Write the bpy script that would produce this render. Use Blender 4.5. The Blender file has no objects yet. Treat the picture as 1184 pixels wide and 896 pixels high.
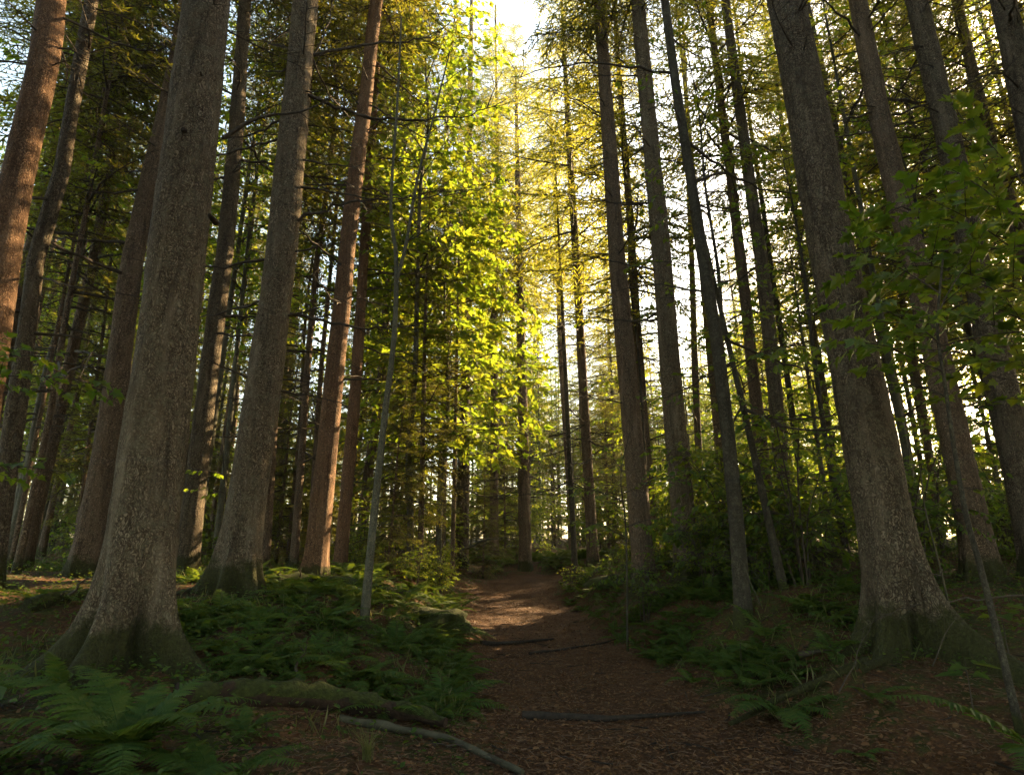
import bpy, math, random
import numpy as np
from math import radians as R, sin, cos, tan, pi
from mathutils import Vector, Matrix, Quaternion

random.seed(7)
S = bpy.context.scene
COL = S.collection
# ------------------------------------------------------------------ camera, sky, sun, exposure
EYE = np.array([0.0, 0.0, 1.3])
FPX, PITCH = 680.0, R(15.8)
cam = bpy.data.objects.new('camera', bpy.data.cameras.new('camera'))
COL.objects.link(cam)
cam.location = EYE
cam.rotation_euler = (R(90) + PITCH, 0, 0)
cam.data.sensor_width = 36
cam.data.lens = 36 * FPX / 1184
cam.data.clip_start = 0.05
cam.data.clip_end = 2000
S.camera = cam

SUN_AZ, SUN_EL = R(46), R(24)          # azimuth right of the viewing direction
W = bpy.data.worlds.new('World'); S.world = W; W.use_nodes = True
wn = W.node_tree.nodes; wl = W.node_tree.links
for n in list(wn): wn.remove(n)
sky = wn.new('ShaderNodeTexSky'); sky.sky_type = 'NISHITA'; sky.sun_disc = False
sky.sun_elevation = SUN_EL; sky.sun_rotation = SUN_AZ
sky.air_density = 1.0; sky.dust_density = 1.0; sky.ozone_density = 1.0
bg = wn.new('ShaderNodeBackground'); bg.inputs['Strength'].default_value = 0.12
wo = wn.new('ShaderNodeOutputWorld')
wb = wn.new('ShaderNodeMix'); wb.data_type = 'RGBA'; wb.blend_type = 'MULTIPLY'; wb.inputs[0].default_value = 1; wb.inputs[7].default_value = (1.0, .85, .63, 1)
wl.new(sky.outputs[0], wb.inputs[6]); wl.new(wb.outputs[2], bg.inputs[0]); wl.new(bg.outputs[0], wo.inputs[0])
sl = bpy.data.lights.new('sun', 'SUN'); sl.energy = 5.0; sl.angle = R(0.5); sl.color = (1.0, 0.71, 0.37)
sun = bpy.data.objects.new('sun', sl); COL.objects.link(sun)
sdir = Vector((sin(SUN_AZ) * cos(SUN_EL), cos(SUN_AZ) * cos(SUN_EL), sin(SUN_EL)))
sun.rotation_euler = sdir.to_track_quat('Z', 'Y').to_euler()
vs = S.view_settings
vs.view_transform = 'Standard'; vs.look = 'None'; vs.gamma = 1; vs.use_curve_mapping = False
vs.exposure = 3.15
cy = S.cycles
cy.max_bounces = 7; cy.diffuse_bounces = 4; cy.glossy_bounces = 2; cy.transmission_bounces = 4
cy.transparent_max_bounces = 8; cy.volume_bounces = 0
cy.sample_clamp_indirect = 5; cy.caustics_reflective = False; cy.caustics_refractive = False
cy.use_denoising = True
cy.use_adaptive_sampling = True; cy.adaptive_threshold = 0.015

HAZE = .0006

def at(px, py, Y):
    """the world point that photo pixel (px, py) meets on the vertical plane at distance Y"""
    x = (px - 592) / FPX; u = (448 - py) / FPX
    d = np.array([x, cos(PITCH) - u * sin(PITCH), sin(PITCH) + u * cos(PITCH)])
    return EYE + d * (Y / d[1])
def axis_depth(p):
    return (p[1] - EYE[1]) * cos(PITCH) + (p[2] - EYE[2]) * sin(PITCH)

# ------------------------------------------------------------------ mesh helpers
class MB:
    """collects vertex / face arrays and links them as ONE mesh object"""
    def __init__(s): s.v = []; s.f = []; s.n = 0
    def add(s, verts, faces, mat=0, smooth=False):
        verts = np.asarray(verts, dtype=np.float32).reshape(-1, 3); faces = np.asarray(faces, dtype=np.int32)
        if len(verts) == 0 or len(faces) == 0: return
        s.v.append(verts); s.f.append((faces + s.n, mat, smooth)); s.n += len(verts)
    def merge(s, o, M=None, sc=None):
        """stamp another MB, transformed by the 4x4 M"""
        for_v = np.concatenate(o.v)
        if M is not None:
            for_v = for_v @ M[:3, :3].T.astype(np.float32) + M[:3, 3].astype(np.float32)
        off = s.n
        s.v.append(for_v)
        for f, m, sm in o.f: s.f.append((f + off, m, sm))
        s.n += len(for_v)
    def mesh(s, name, mats):
        v = np.concatenate(s.v) if s.v else np.zeros((0, 3), np.float32)
        me = bpy.data.meshes.new(name)
        lt = []; loops = []; mi = []; sm = []
        for f, m, smo in s.f:
            n, k = f.shape
            loops.append(f.ravel()); lt.append(np.full(n, k, np.int32)); mi.append(np.full(n, m, np.int32)); sm.append(np.full(n, smo, bool))
        loops = np.concatenate(loops); lt = np.concatenate(lt); mi = np.concatenate(mi); sm = np.concatenate(sm)
        me.vertices.add(len(v)); me.vertices.foreach_set('co', v.ravel())
        me.loops.add(len(loops)); me.loops.foreach_set('vertex_index', loops)
        me.polygons.add(len(lt))
        ls = np.zeros(len(lt), np.int32); ls[1:] = np.cumsum(lt)[:-1]
        me.polygons.foreach_set('loop_start', ls); me.polygons.foreach_set('loop_total', lt)
        me.polygons.foreach_set('material_index', mi); me.polygons.foreach_set('use_smooth', sm)
        for m in mats: me.materials.append(m)
        me.update(calc_edges=True); me.validate()
        return me

def link(name, data, parent=None, loc=(0, 0, 0)):
    o = bpy.data.objects.new(name, data); COL.objects.link(o)
    o.location = loc
    if parent is not None: o.parent = parent
    return o
def tag(o, label=None, cat=None, group=None, kind=None):
    if label: o['label'] = label
    if cat: o['category'] = cat
    if group: o['group'] = group
    if kind: o['kind'] = kind
    return o
def empty(name, loc, label, cat, group=None, rz=0):
    o = link(name, None, None, loc); o.rotation_euler = (0, 0, rz); o.empty_display_size = .2
    return tag(o, label, cat, group)

def unit(a):
    a = np.asarray(a, float); return a / (np.linalg.norm(a, axis=-1, keepdims=True) + 1e-9)
def tube(mb, pts, rad, sides=5, mat=0, cap=True):
    pts = np.asarray(pts, float); n = len(pts); rad = np.broadcast_to(np.asarray(rad, float), (n,))
    t = unit(np.gradient(pts, axis=0))
    ref = np.array([0, 0, 1.0]) if abs(t[:, 2]).mean() < .8 else np.array([1.0, 0, 0])
    a = unit(np.cross(t, ref)); b = np.cross(t, a)
    th = np.arange(sides) * 2 * pi / sides
    v = pts[:, None] + rad[:, None, None] * (np.cos(th)[None, :, None] * a[:, None] + np.sin(th)[None, :, None] * b[:, None])
    i = np.arange(n - 1)[:, None] * sides; k = np.arange(sides)[None]; k2 = (k + 1) % sides
    f = np.stack([i + k, i + k2, i + sides + k2, i + sides + k], -1).reshape(-1, 4)
    mb.add(v.reshape(-1, 3), f, mat, True)
    if cap:
        mb.add(v[0], [list(range(sides))[::-1]], mat); mb.add(v[-1], [list(range(sides))], mat)
def curve_pts(ctrl, n):
    """smooth Catmull-Rom curve through the control points"""
    c = np.asarray(ctrl, float)
    if len(c) == 2: return c[0] + (c[1] - c[0]) * np.linspace(0, 1, n)[:, None]
    P = np.vstack([2 * c[0] - c[1], c, 2 * c[-1] - c[-2]])
    t = np.linspace(0, len(c) - 1 - 1e-6, n); i = t.astype(int); u = (t - i)[:, None]
    p0, p1, p2, p3 = P[i], P[i + 1], P[i + 2], P[i + 3]
    return .5 * (2 * p1 + (p2 - p0) * u + (2 * p0 - 5 * p1 + 4 * p2 - p3) * u * u + (3 * p1 - p0 - 3 * p2 + p3) * u ** 3)
class Waves:
    """cheap smooth noise: a sum of sines"""
    def __init__(s, seed, n, scale, dims=2):
        r = np.random.RandomState(seed); s.k = r.normal(size=(n, dims)) / scale * 2.2; s.p = r.uniform(0, 2 * pi, n); s.n = n
    def __call__(s, *x):
        x = np.stack(np.broadcast_arrays(*x), -1)
        return np.sin(x @ s.k.T + s.p).sum(-1) / math.sqrt(s.n)

# ------------------------------------------------------------------ materials
def mat(name):
    m = bpy.data.materials.new(name); m.use_nodes = True
    nt = m.node_tree
    for n in list(nt.nodes): nt.nodes.remove(n)
    return m, nt
class NT:
    def __init__(s, nt): s.nt = nt
    def n(s, typ, **kw):
        o = s.nt.nodes.new('ShaderNode' + typ)
        for k, v in kw.items():
            if isinstance(v, bpy.types.NodeSocket): s.nt.links.new(v, o.inputs[k.replace('_', ' ')])
            elif k in ('operation', 'blend_type', 'data_type', 'feature', 'musgrave_type', 'noise_dimensions'): setattr(o, k, v)
            else: o.inputs[k.replace('_', ' ')].default_value = v
        return o
    def l(s, a, b): s.nt.links.new(a, b)
    def ramp(s, fac, stops):
        o = s.nt.nodes.new('ShaderNodeValToRGB'); s.l(fac, o.inputs[0])
        e = o.color_ramp.elements
        while len(e) < len(stops): e.new(.5)
        for i, (p, c) in enumerate(stops):
            e[i].position = p; e[i].color = (*c, 1) if len(c) == 3 else c
        return o.outputs[0]
    def mix(s, fac, a, b, mode='MIX'):
        o = s.nt.nodes.new('ShaderNodeMix'); o.data_type = 'RGBA'; o.blend_type = mode
        for i, v in ((0, fac), (6, a), (7, b)):
            if isinstance(v, bpy.types.NodeSocket): s.l(v, o.inputs[i])
            elif i == 0: o.inputs[0].default_value = v
            else: o.inputs[i].default_value = (*v, 1)
        return o.outputs[2]
    def math(s, op, a, b=0.0, c=None):
        o = s.nt.nodes.new('ShaderNodeMath'); o.operation = op
        for i, v in enumerate((a, b) if c is None else (a, b, c)):
            if isinstance(v, bpy.types.NodeSocket): s.l(v, o.inputs[i])
            else: o.inputs[i].default_value = v
        return o.outputs[0]
    def mapr(s, v, a, b, c=0., d=1.):
        o = s.nt.nodes.new('ShaderNodeMapRange'); s.l(v, o.inputs[0])
        for i, x in enumerate((a, b, c, d)): o.inputs[i + 1].default_value = x
        return o.outputs[0]
    def coords(s, scale=(1, 1, 1)):
        tc = s.nt.nodes.new('ShaderNodeTexCoord'); mp = s.nt.nodes.new('ShaderNodeMapping')
        s.l(tc.outputs['Object'], mp.inputs[0]); mp.inputs['Scale'].default_value = scale
        return tc.outputs['Object'], mp.outputs[0]
    def noise(s, vec, scale, detail=4, rough=.55):
        o = s.nt.nodes.new('ShaderNodeTexNoise'); s.l(vec, o.inputs['Vector'])
        o.inputs['Scale'].default_value = scale; o.inputs['Detail'].default_value = detail; o.inputs['Roughness'].default_value = rough
        return o.outputs['Fac']

def bark(name, dark, mid, pale, sc=1.0, vert=.42, lichen=(.175, .165, .11), lich=.45, moss_h=.7, moss_amt=.9, bump=.9):
    m, nt = mat(name); T = NT(nt)
    raw, v = T.coords((1, 1, vert))
    warp = T.noise(raw, 6, 3)
    vv = nt.nodes.new('ShaderNodeVectorMath'); vv.operation = 'ADD'; T.l(v, vv.inputs[0])
    wv = nt.nodes.new('ShaderNodeVectorMath'); wv.operation = 'SCALE'
    wn_ = nt.nodes.new('ShaderNodeTexNoise'); T.l(raw, wn_.inputs['Vector']); wn_.inputs['Scale'].default_value = 9
    T.l(wn_.outputs['Color'], wv.inputs[0]); wv.inputs['Scale'].default_value = .16; T.l(wv.outputs[0], vv.inputs[1])
    vo = nt.nodes.new('ShaderNodeTexVoronoi'); vo.feature = 'DISTANCE_TO_EDGE'; T.l(vv.outputs[0], vo.inputs['Vector']); vo.inputs['Scale'].default_value = 46 / sc
    vc = nt.nodes.new('ShaderNodeTexVoronoi'); T.l(vv.outputs[0], vc.inputs['Vector']); vc.inputs['Scale'].default_value = 46 / sc
    fine = T.noise(vv.outputs[0], 60 / sc, 5, .7)
    crack = T.mapr(vo.outputs['Distance'], 0, .30)
    h = T.math('ADD', T.math('MULTIPLY', crack, .44), T.math('MULTIPLY', fine, .78))
    big = T.noise(raw, 2.6, 4)
    col = T.ramp(h, [(.36, dark), (.56, mid), (.80, pale)])
    # every bark scale has its own tone
    sep = nt.nodes.new('ShaderNodeSeparateColor'); T.l(vc.outputs['Color'], sep.inputs[0])
    col = T.mix(T.mapr(sep.outputs[0], 0, 1, 0, .55), col, dark)
    col = T.mix(T.mapr(big, .35, .7, 0, .5), col, mid)
    li = T.mapr(T.noise(raw, 34, 6, .75), .52, .62, 0, lich)
    col = T.mix(li, col, lichen)
    col = T.mix(T.mapr(T.noise(raw, 9, 7, .75), .50, .60, 0, lich * .9), col, tuple(c_ * .8 for c_ in lichen))
    _r, vs_ = T.coords((1, 1, .10))
    col = T.mix(T.mapr(T.noise(vs_, 13, 5, .6), .52, .70, 0, .65), col, dark)
    col = T.mix(T.mapr(T.noise(vs_, 7, 4, .6), .55, .72, 0, .45), col, pale)
    sx = nt.nodes.new('ShaderNodeSeparateXYZ'); T.l(raw, sx.inputs[0])
    mz = T.mapr(sx.outputs[2], moss_h, 0.05)
    mo = T.mapr(T.math('ADD', T.math('MULTIPLY', mz, 1.0), T.math('MULTIPLY', T.noise(raw, 7, 7, .7), 1.1)), 1.0, 1.22, 0, moss_amt)
    mcol = T.ramp(T.noise(raw, 45, 4, .7), [(.3, (.012, .014, .004)), (.7, (.042, .048, .010))])
    col = T.mix(mo, col, mcol)
    bs = T.n('BsdfPrincipled', Base_Color=col, Roughness=.93)
    bs.inputs['Specular IOR Level'].default_value = .2
    bp = T.n('Bump', Height=h, Strength=bump, Distance=.02 * sc)
    bp2 = T.n('Bump', Height=T.math('ADD', big, T.math('MULTIPLY', T.noise(vs_, 13, 5, .6), .8)), Strength=.8, Distance=.05, Normal=bp.outputs[0])
    T.l(bp2.outputs[0], bs.inputs['Normal'])
    T.l(bs.outputs[0], T.n('OutputMaterial').inputs[0])
    return m

def leafmat(name, cols, trans, tw=.5, rough=.5, spec=.35, oscale=.6):
    """leaf: a reflecting face and light shining through; every leaf its own tone"""
    m, nt = mat(name); T = NT(nt)
    g = nt.nodes.new('ShaderNodeNewGeometry'); oi = nt.nodes.new('ShaderNodeObjectInfo')
    r = T.math('FRACT', T.math('ADD', g.outputs['Random Per Island'], T.math('MULTIPLY', oi.outputs['Random'], oscale)))
    n = len(cols)
    col = T.ramp(r, [(i / max(1, n - 1), c) for i, c in enumerate(cols)])
    tcol = T.ramp(r, [(i / max(1, len(trans) - 1), c) for i, c in enumerate(trans)])
    bs = T.n('BsdfPrincipled', Base_Color=col, Roughness=rough); bs.inputs['Specular IOR Level'].default_value = spec
    tr = T.n('BsdfTranslucent', Color=tcol)
    mx = nt.nodes.new('ShaderNodeMixShader'); mx.inputs[0].default_value = tw
    T.l(bs.outputs[0], mx.inputs[1]); T.l(tr.outputs[0], mx.inputs[2])
    T.l(mx.outputs[0], T.n('OutputMaterial').inputs[0])
    return m
def plain(name, stops, scale=14, rough=.85, bump=.4, stretch=(1, 1, 1)):
    m, nt = mat(name); T = NT(nt)
    raw, v = T.coords(stretch)
    no = T.noise(v, scale, 6, .65)
    bs = T.n('BsdfPrincipled', Base_Color=T.ramp(no, stops), Roughness=rough); bs.inputs['Specular IOR Level'].default_value = .25
    T.l(T.n('Bump', Height=T.noise(v, scale * 2.2, 5), Strength=bump, Distance=.02).outputs[0], bs.inputs['Normal'])
    T.l(bs.outputs[0], T.n('OutputMaterial').inputs[0])
    return m

M_SPRUCE = bark('spruce_bark', (.020, .013, .008), (.108, .078, .049), (.27, .215, .15), bump=1.0)
M_SPRUCE_DARK = bark('dark_spruce_bark', (.016, .011, .007), (.080, .058, .038), (.21, .168, .12), lich=.35, bump=1.0)
M_PINE = bark('red_pine_bark', (.032, .017, .009), (.150, .083, .046), (.28, .17, .10), lich=.10, moss_h=.35)
M_BROWN = bark('brown_bark', (.022, .014, .009), (.115, .078, .050), (.25, .18, .125), lich=.2, moss_h=.5)
M_SMOOTH = bark('smooth_grey_bark', (.028, .027, .020), (.075, .073, .052), (.14, .135, .10), sc=.5, lich=.4, moss_h=.25, bump=.35)
M_DARKSM = bark('smooth_dark_bark', (.014, .012, .009), (.036, .031, .023), (.068, .06, .045), sc=.5, lich=.25, moss_h=.2, bump=.4)
M_TWIG = plain('dead_wood', [(.3, (.022, .017, .012)), (.7, (.07, .055, .04))], 20)
M_DARKWOOD = plain('dark_wet_wood', [(.3, (.010, .008, .006)), (.7, (.034, .025, .018))], 20)
M_PALEWOOD = plain('barkless_wood', [(.3, (.026, .025, .014)), (.7, (.088, .080, .050))], 9, stretch=(1, 1, 1))
M_NEEDLE = leafmat('spruce_needles', [(.032, .050, .012), (.055, .076, .017), (.066, .072, .018)], [(.17, .19, .014), (.28, .27, .02), (.24, .20, .016)], .5)
M_GOLDN = leafmat('golden_needles', [(.042, .062, .012), (.060, .080, .015), (.075, .080, .018)], [(.27, .30, .020), (.36, .36, .026), (.38, .32, .028)], .55)
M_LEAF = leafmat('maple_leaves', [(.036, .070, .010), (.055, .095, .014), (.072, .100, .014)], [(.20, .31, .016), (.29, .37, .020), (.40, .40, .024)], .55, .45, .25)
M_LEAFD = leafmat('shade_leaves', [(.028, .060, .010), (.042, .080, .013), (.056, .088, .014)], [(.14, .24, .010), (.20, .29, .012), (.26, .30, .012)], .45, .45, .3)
M_FERN = leafmat('fern_fronds', [(.028, .062, .012), (.040, .080, .015), (.055, .085, .016)], [(.09, .16, .015), (.14, .20, .015), (.18, .20, .015)], .36, .62, .15)
M_GRASS = leafmat('grass_blades', [(.05, .075, .02), (.09, .10, .03), (.12, .10, .04)], [(.18, .22, .03), (.25, .25, .05)], .35, .5)
M_LITTER = leafmat('fallen_leaves', [(.070, .032, .013), (.115, .052, .020), (.15, .075, .030), (.085, .039, .016), (.17, .095, .042), (.045, .022, .011)], [(.06, .028, .01), (.10, .045, .015)], .12, .6, .25)
M_MOSS = plain('moss', [(.3, (.014, .017, .004)), (.55, (.034, .042, .008)), (.75, (.065, .072, .014))], 24, .95, .9)
M_ROT = plain('rotten_wood', [(.3, (.010, .006, .004)), (.7, (.048, .027, .015))], 16, .9, .8)

# the forest floor: brown litter with moss and humus, darker soil in patches
def floor_mat(name, green):
    m, nt = mat(name); T = NT(nt)
    raw, v = T.coords()
    fine = T.noise(raw, 38, 8, .75); mid = T.noise(raw, 7, 5, .6); big = T.noise(raw, .9, 4, .6)
    vo = nt.nodes.new('ShaderNodeTexVoronoi'); T.l(raw, vo.inputs['Vector']); vo.inputs['Scale'].default_value = 34
    sep = nt.nodes.new('ShaderNodeSeparateColor'); T.l(vo.outputs['Color'], sep.inputs[0])
    col = T.ramp(fine, [(.28, (.026, .013, .006)), (.48, (.080, .039, .017)), (.62, (.130, .067, .029)), (.78, (.19, .110, .055))])
    col = T.mix(T.mapr(sep.outputs[0], .2, 1, 0, .6), col, (.045, .024, .013))
    col = T.mix(T.mapr(big, .42, .64, 0, .5), col, (.035, .018, .010))
    if green:
        mo = T.mapr(T.math('ADD', mid, T.math('MULTIPLY', big, .6)), .74, .92, 0, .9)
        mc = T.ramp(fine, [(.3, (.018, .026, .006)), (.7, (.060, .075, .016))])
        col = T.mix(mo, col, mc)
    bs = T.n('BsdfPrincipled', Base_Color=col, Roughness=.95); bs.inputs['Specular IOR Level'].default_value = .15
    h = T.math('ADD', T.math('MULTIPLY', fine, .6), T.math('MULTIPLY', sep.outputs[1], .4))
    b1 = T.n('Bump', Height=h, Strength=1.0, Distance=.03)
    b2 = T.n('Bump', Height=mid, Strength=.7, Distance=.08, Normal=b1.outputs[0])
    T.l(b2.outputs[0], bs.inputs['Normal']); T.l(bs.outputs[0], T.n('OutputMaterial').inputs[0])
    return m
M_GROUND = floor_mat('forest_floor', True)
M_PATH = floor_mat('trodden_litter', False)

# ------------------------------------------------------------------ terrain
PATH = np.array([(1.3, -12), (1.25, -2), (1.05, 4), (.62, 6.6), (.42, 10.5), (.05, 15.5), (.30, 18.0), (.9, 19.3)], float)
nz1, nz2, nz3, nz4 = Waves(1, 14, 1.6), Waves(2, 14, .45), Waves(3, 10, 9), Waves(5, 10, .8)
def path_dist(x, y):
    """distance to the path's middle line, + left of it, - right of it"""
    best = np.full(np.shape(x), 1e9); side = np.ones(np.shape(x))
    for a, b in zip(PATH[:-1], PATH[1:]):
        d = b - a; L2 = d @ d
        t = np.clip(((x - a[0]) * d[0] + (y - a[1]) * d[1]) / L2, 0, 1)
        qx = x - a[0] - t * d[0]; qy = y - a[1] - t * d[1]
        dd = np.hypot(qx, qy); cr = d[0] * (y - a[1]) - d[1] * (x - a[0])
        m = dd < best; best = np.where(m, dd, best); side = np.where(m, np.where(cr >= 0, 1, -1), side)
    return best, side
def sstep(a, b, x):
    t = np.clip((x - a) / (b - a), 0, 1); return t * t * (3 - 2 * t)
def ground(x, y):
    x = np.asarray(x, float); y = np.asarray(y, float)
    d, s = path_dist(x, y)
    p = np.interp(y, [0, 8, 12, 15, 18, 22, 30, 60, 150, 400], [0, 0, .10, .30, .52, .72, 1.0, 1.7, 3.2, 6])
    bl = np.interp(y, [-8, 3, 5, 7.5, 10, 14, 18, 24, 40], [.2, .24, .36, .82, .86, .72, .45, .2, .1])
    br = np.interp(y, [-8, 3, 5.7, 7.5, 10, 13, 17, 24, 40], [.2, .25, .46, .80, 1.05, 1.0, .75, .3, .2])
    edge = .82 + .16 * nz4(x, y)
    k = sstep(edge, edge + 2.1, d)
    h = p + np.where(s > 0, bl, br) * k
    h = h + .035 * np.clip(d - 3, 0, 25)
    damp = .25 + .75 * sstep(.6, 2.2, d)
    near = 1 / (1 + np.maximum(0, np.hypot(x, y) - 30) / 30)
    h = h + .055 * damp * nz1(x, y) + .014 * nz2(x, y) * (.4 + .6 * damp) * near + .12 * sstep(8, 20, d) * nz3(x, y)
    return h
def gz(x, y): return float(ground(x, y))
def lines(lo, dense_lo, dense_hi, hi, step, grow=1.09):
    c = list(np.arange(dense_lo, dense_hi, step)); s = step
    while c[-1] < hi: s *= grow; c.append(c[-1] + s)
    s = step; b = []; p = dense_lo
    while p > lo: s *= grow; p -= s; b.append(p)
    return np.array(b[::-1] + c)
gx = lines(-260, -7, 7, 260, .085); gy = lines(-60, 1.5, 20, 420, .095)
GX, GY = np.meshgrid(gx, gy); GZ = ground(GX, GY)
V = np.stack([GX, GY, GZ], -1).reshape(-1, 3)
nx, ny = len(gx), len(gy)
ii, jj = np.meshgrid(np.arange(nx - 1), np.arange(ny - 1))
q = (jj * nx + ii).ravel(); F = np.stack([q, q + 1, q + nx + 1, q + nx], -1)
fc = V[F].mean(1)
fd, fs = path_dist(fc[:, 0], fc[:, 1])
on = fd < 1.12 + .17 * nz4(fc[:, 0], fc[:, 1]) + .08 * nz2(fc[:, 0], fc[:, 1])
for nm, sel, mt in (('ground', ~on, M_GROUND), ('path', on, M_PATH)):
    ff = F[sel]; used, inv = np.unique(ff, return_inverse=True)
    mb = MB(); mb.add(V[used], inv.reshape(ff.shape), 0, True)
    tag(link(nm, mb.mesh(nm, [mt])), kind='structure')

# ------------------------------------------------------------------ leaves and boughs
def place_leaves(mb, tmpl, faces, P, D, N, size, m, curl=None):
    """stamp a flat leaf template (x across, y along, z up) at every P, growing along D with face normal N"""
    P = np.asarray(P, float).reshape(-1, 3); n = len(P)
    if n == 0: return
    D = unit(D); N = np.asarray(N, float); N = unit(N - (N * D).sum(-1, keepdims=True) * D); X = np.cross(D, N)
    size = np.broadcast_to(np.asarray(size, float), (n,))[:, None, None]
    t = np.asarray(tmpl, float)
    v = P[:, None] + size * (t[None, :, 0:1] * X[:, None] + t[None, :, 1:2] * D[:, None] + t[None, :, 2:3] * N[:, None])
    off = (np.arange(n) * len(t))[:, None]
    for f in faces:
        f = np.asarray(f)
        mb.add(np.zeros((0, 3)), np.zeros((0, 3), int)) if False else None
    base = mb.n
    mb.v.append(v.reshape(-1, 3).astype(np.float32)); mb.n += n * len(t)
    for f in faces: mb.f.append(((off + np.asarray(f)[None] + base).astype(np.int32), m, False))
_h = [(0, 0), (.26, -.06), (.42, .10), (.24, .20), (.56, .44), (.25, .47), (.20, .66), (0, 1.0)]
MAPLE_T = [(x, y, .22 * abs(x) - .12 * y * y) for x, y in _h] + [(-x, y, .22 * abs(x) - .12 * y * y) for x, y in _h[1:-1]]
MAPLE_F = [[0, 1, 2, 3, 4, 5, 6, 7], [0, 7, 13, 12, 11, 10, 9, 8]]
OVAL_T = [(0, 0, 0), (.24, .25, .05), (.27, .55, .03), (0, 1, -.14), (-.27, .55, .03), (-.24, .25, .05)]
OVAL_F = [[0, 1, 2, 3], [0, 3, 4, 5]]
BLADE_T = [(-.09, 0, 0), (.09, 0, 0), (.05, .6, 0), (0, 1, -.05), (-.05, .6, 0)]
BLADE_F = [[0, 1, 2, 3, 4]]

def rot_about(v, axis, ang):
    """rotate vectors v about unit axis"""
    axis = unit(axis); c, s_ = np.cos(ang), np.sin(ang)
    if np.ndim(c): c = c[..., None]; s_ = s_[..., None]
    return v * c + np.cross(axis, v) * s_ + axis * (v @ axis)[..., None] * (1 - c) if np.ndim(v) > 1 else v * c + np.cross(axis, v) * s_ + axis * (v @ axis) * (1 - c)

def leafy_limb(mb, p0, p1, rng, leaf=.11, side=.9, r0=.018, t0=.25, sag=.06, step=.16, tmpl='maple', wood=0, lm=1, tilt=.45, sides=4):
    """a limb from p0 to p1 with a flat fan of side twigs that carry leaves"""
    p0 = np.asarray(p0, float); p1 = np.asarray(p1, float); L = np.linalg.norm(p1 - p0)
    n = max(5, int(L / .2)); t = np.linspace(0, 1, n)
    pts = p0 + (p1 - p0) * t[:, None]; pts[:, 2] += -sag * L * (t ** 2) + sag * L * .9 * np.sin(pi * t)
    pts[1:-1] += rng.normal(0, .012 * L / 2, (n - 2, 3))
    tube(mb, pts, np.linspace(r0, .003, n), sides, wood, False)
    P = []; D = []; N = []; up = unit(np.array([0, 0, 1.0]) + rng.normal(0, .12, 3))
    k = max(3, int(L * (1 - t0) / step)); sg = 1
    for tt in np.linspace(t0, 1, k):
        i = min(n - 2, int(tt * (n - 1))); b = pts[i] + (pts[i + 1] - pts[i]) * (tt * (n - 1) - i)
        d = unit(pts[i + 1] - pts[i]); sg = -sg
        sd = unit(rot_about(d, up, sg * rng.uniform(.6, 1.1)) + np.array([0, 0, rng.normal(-.05, tilt * .5)]))
        sl_ = side * (1.05 - .55 * tt) * rng.uniform(.6, 1.15)
        m_ = max(3, int(sl_ / (leaf * .42))); u = np.linspace(0, 1, m_)
        tw = b + sd * (u * sl_)[:, None]; tw[:, 2] -= .10 * sl_ * u ** 2
        tube(mb, tw[[0, m_ // 2, -1]], [.005, .0035, .002], 3, wood, False)
        for j in range(1, m_):
            lsg = 1 if j % 2 else -1
            dd = rot_about(sd, up, lsg * rng.uniform(.45, 1.1)); dd[2] -= rng.uniform(.1, .8)
            P.append(tw[j]); D.append(dd); N.append(up + rng.normal(0, tilt, 3))
        P.append(tw[-1]); D.append(sd - np.array([0, 0, .25])); N.append(up + rng.normal(0, tilt, 3))
    P = np.array(P); sz = leaf * rng.uniform(.6, 1.2, len(P))
    if tmpl == 'maple': place_leaves(mb, MAPLE_T, MAPLE_F, P, np.array(D), np.array(N), sz, lm)
    else: place_leaves(mb, OVAL_T, OVAL_F, P, np.array(D), np.array(N), sz, lm)

def bough(seed, L=1.0, droop=.25, dens=1.0, blade=.095, bare=False):
    """a conifer bough along +x, unit-ish length: wood strip, side twigs and needle sprays"""
    r = np.random.RandomState(seed); mb = MB()
    n = 9; t = np.linspace(0, 1, n)
    ax = np.stack([L * t, .05 * L * np.sin(3 * t + r.uniform(0, 6)), L * (.10 * t - droop * t ** 2 + .10 * np.maximum(0, t - .7))], -1)
    tube(mb, ax, np.linspace(.016, .003, n), 4, 0, False)
    P = []; D = []; N = []
    k = int((11 if bare else 19) * L * dens)
    sg = 1
    for tt in np.linspace(.14 if not bare else .2, 1, k):
        b = np.array([np.interp(tt, t, ax[:, i]) for i in range(3)]); sg = -sg
        a = sg * r.uniform(.7, 1.15)
        l = (.46 * L * (1 - .75 * tt) + .10) * r.uniform(.55, 1.15)
        d = unit(np.array([cos(a), sin(a), r.normal(-.12, .12)]))
        m = max(3, int(l / .05)); u = np.linspace(0, 1, m)
        tw = b + d * (l * u)[:, None]; tw[:, 2] -= l * (.28 if not bare else .1) * u ** 2
        tube(mb, tw[[0, m // 2, -1]], [.005, .0035, .002], 3, 0, False)
        if bare: continue
        for j in range(m):
            for s in (-1, 1):
                aa = s * r.uniform(.35, .95)
                dd = rot_about(d, np.array([0, 0, 1.0]), aa); dd[2] += r.normal(-.15, .25)
                P.append(tw[j]); D.append(dd); N.append([r.normal(0, .35), r.normal(0, .35), 1])
    if P:
        place_leaves(mb, BLADE_T, BLADE_F, np.array(P), np.array(D), np.array(N), blade * r.uniform(.7, 1.25, len(P)), 1)
    return mb
BOUGHS = [bough(i, 1.0, .18 + .06 * (i % 4)) for i in range(6)]
THIN = [bough(20 + i, 1.0, .12 + .05 * (i % 3), .72, .11) for i in range(5)]
BARE = [bough(40 + i, 1.0, .12 + .1 * (i % 3), 1, bare=True) for i in range(5)]
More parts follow.
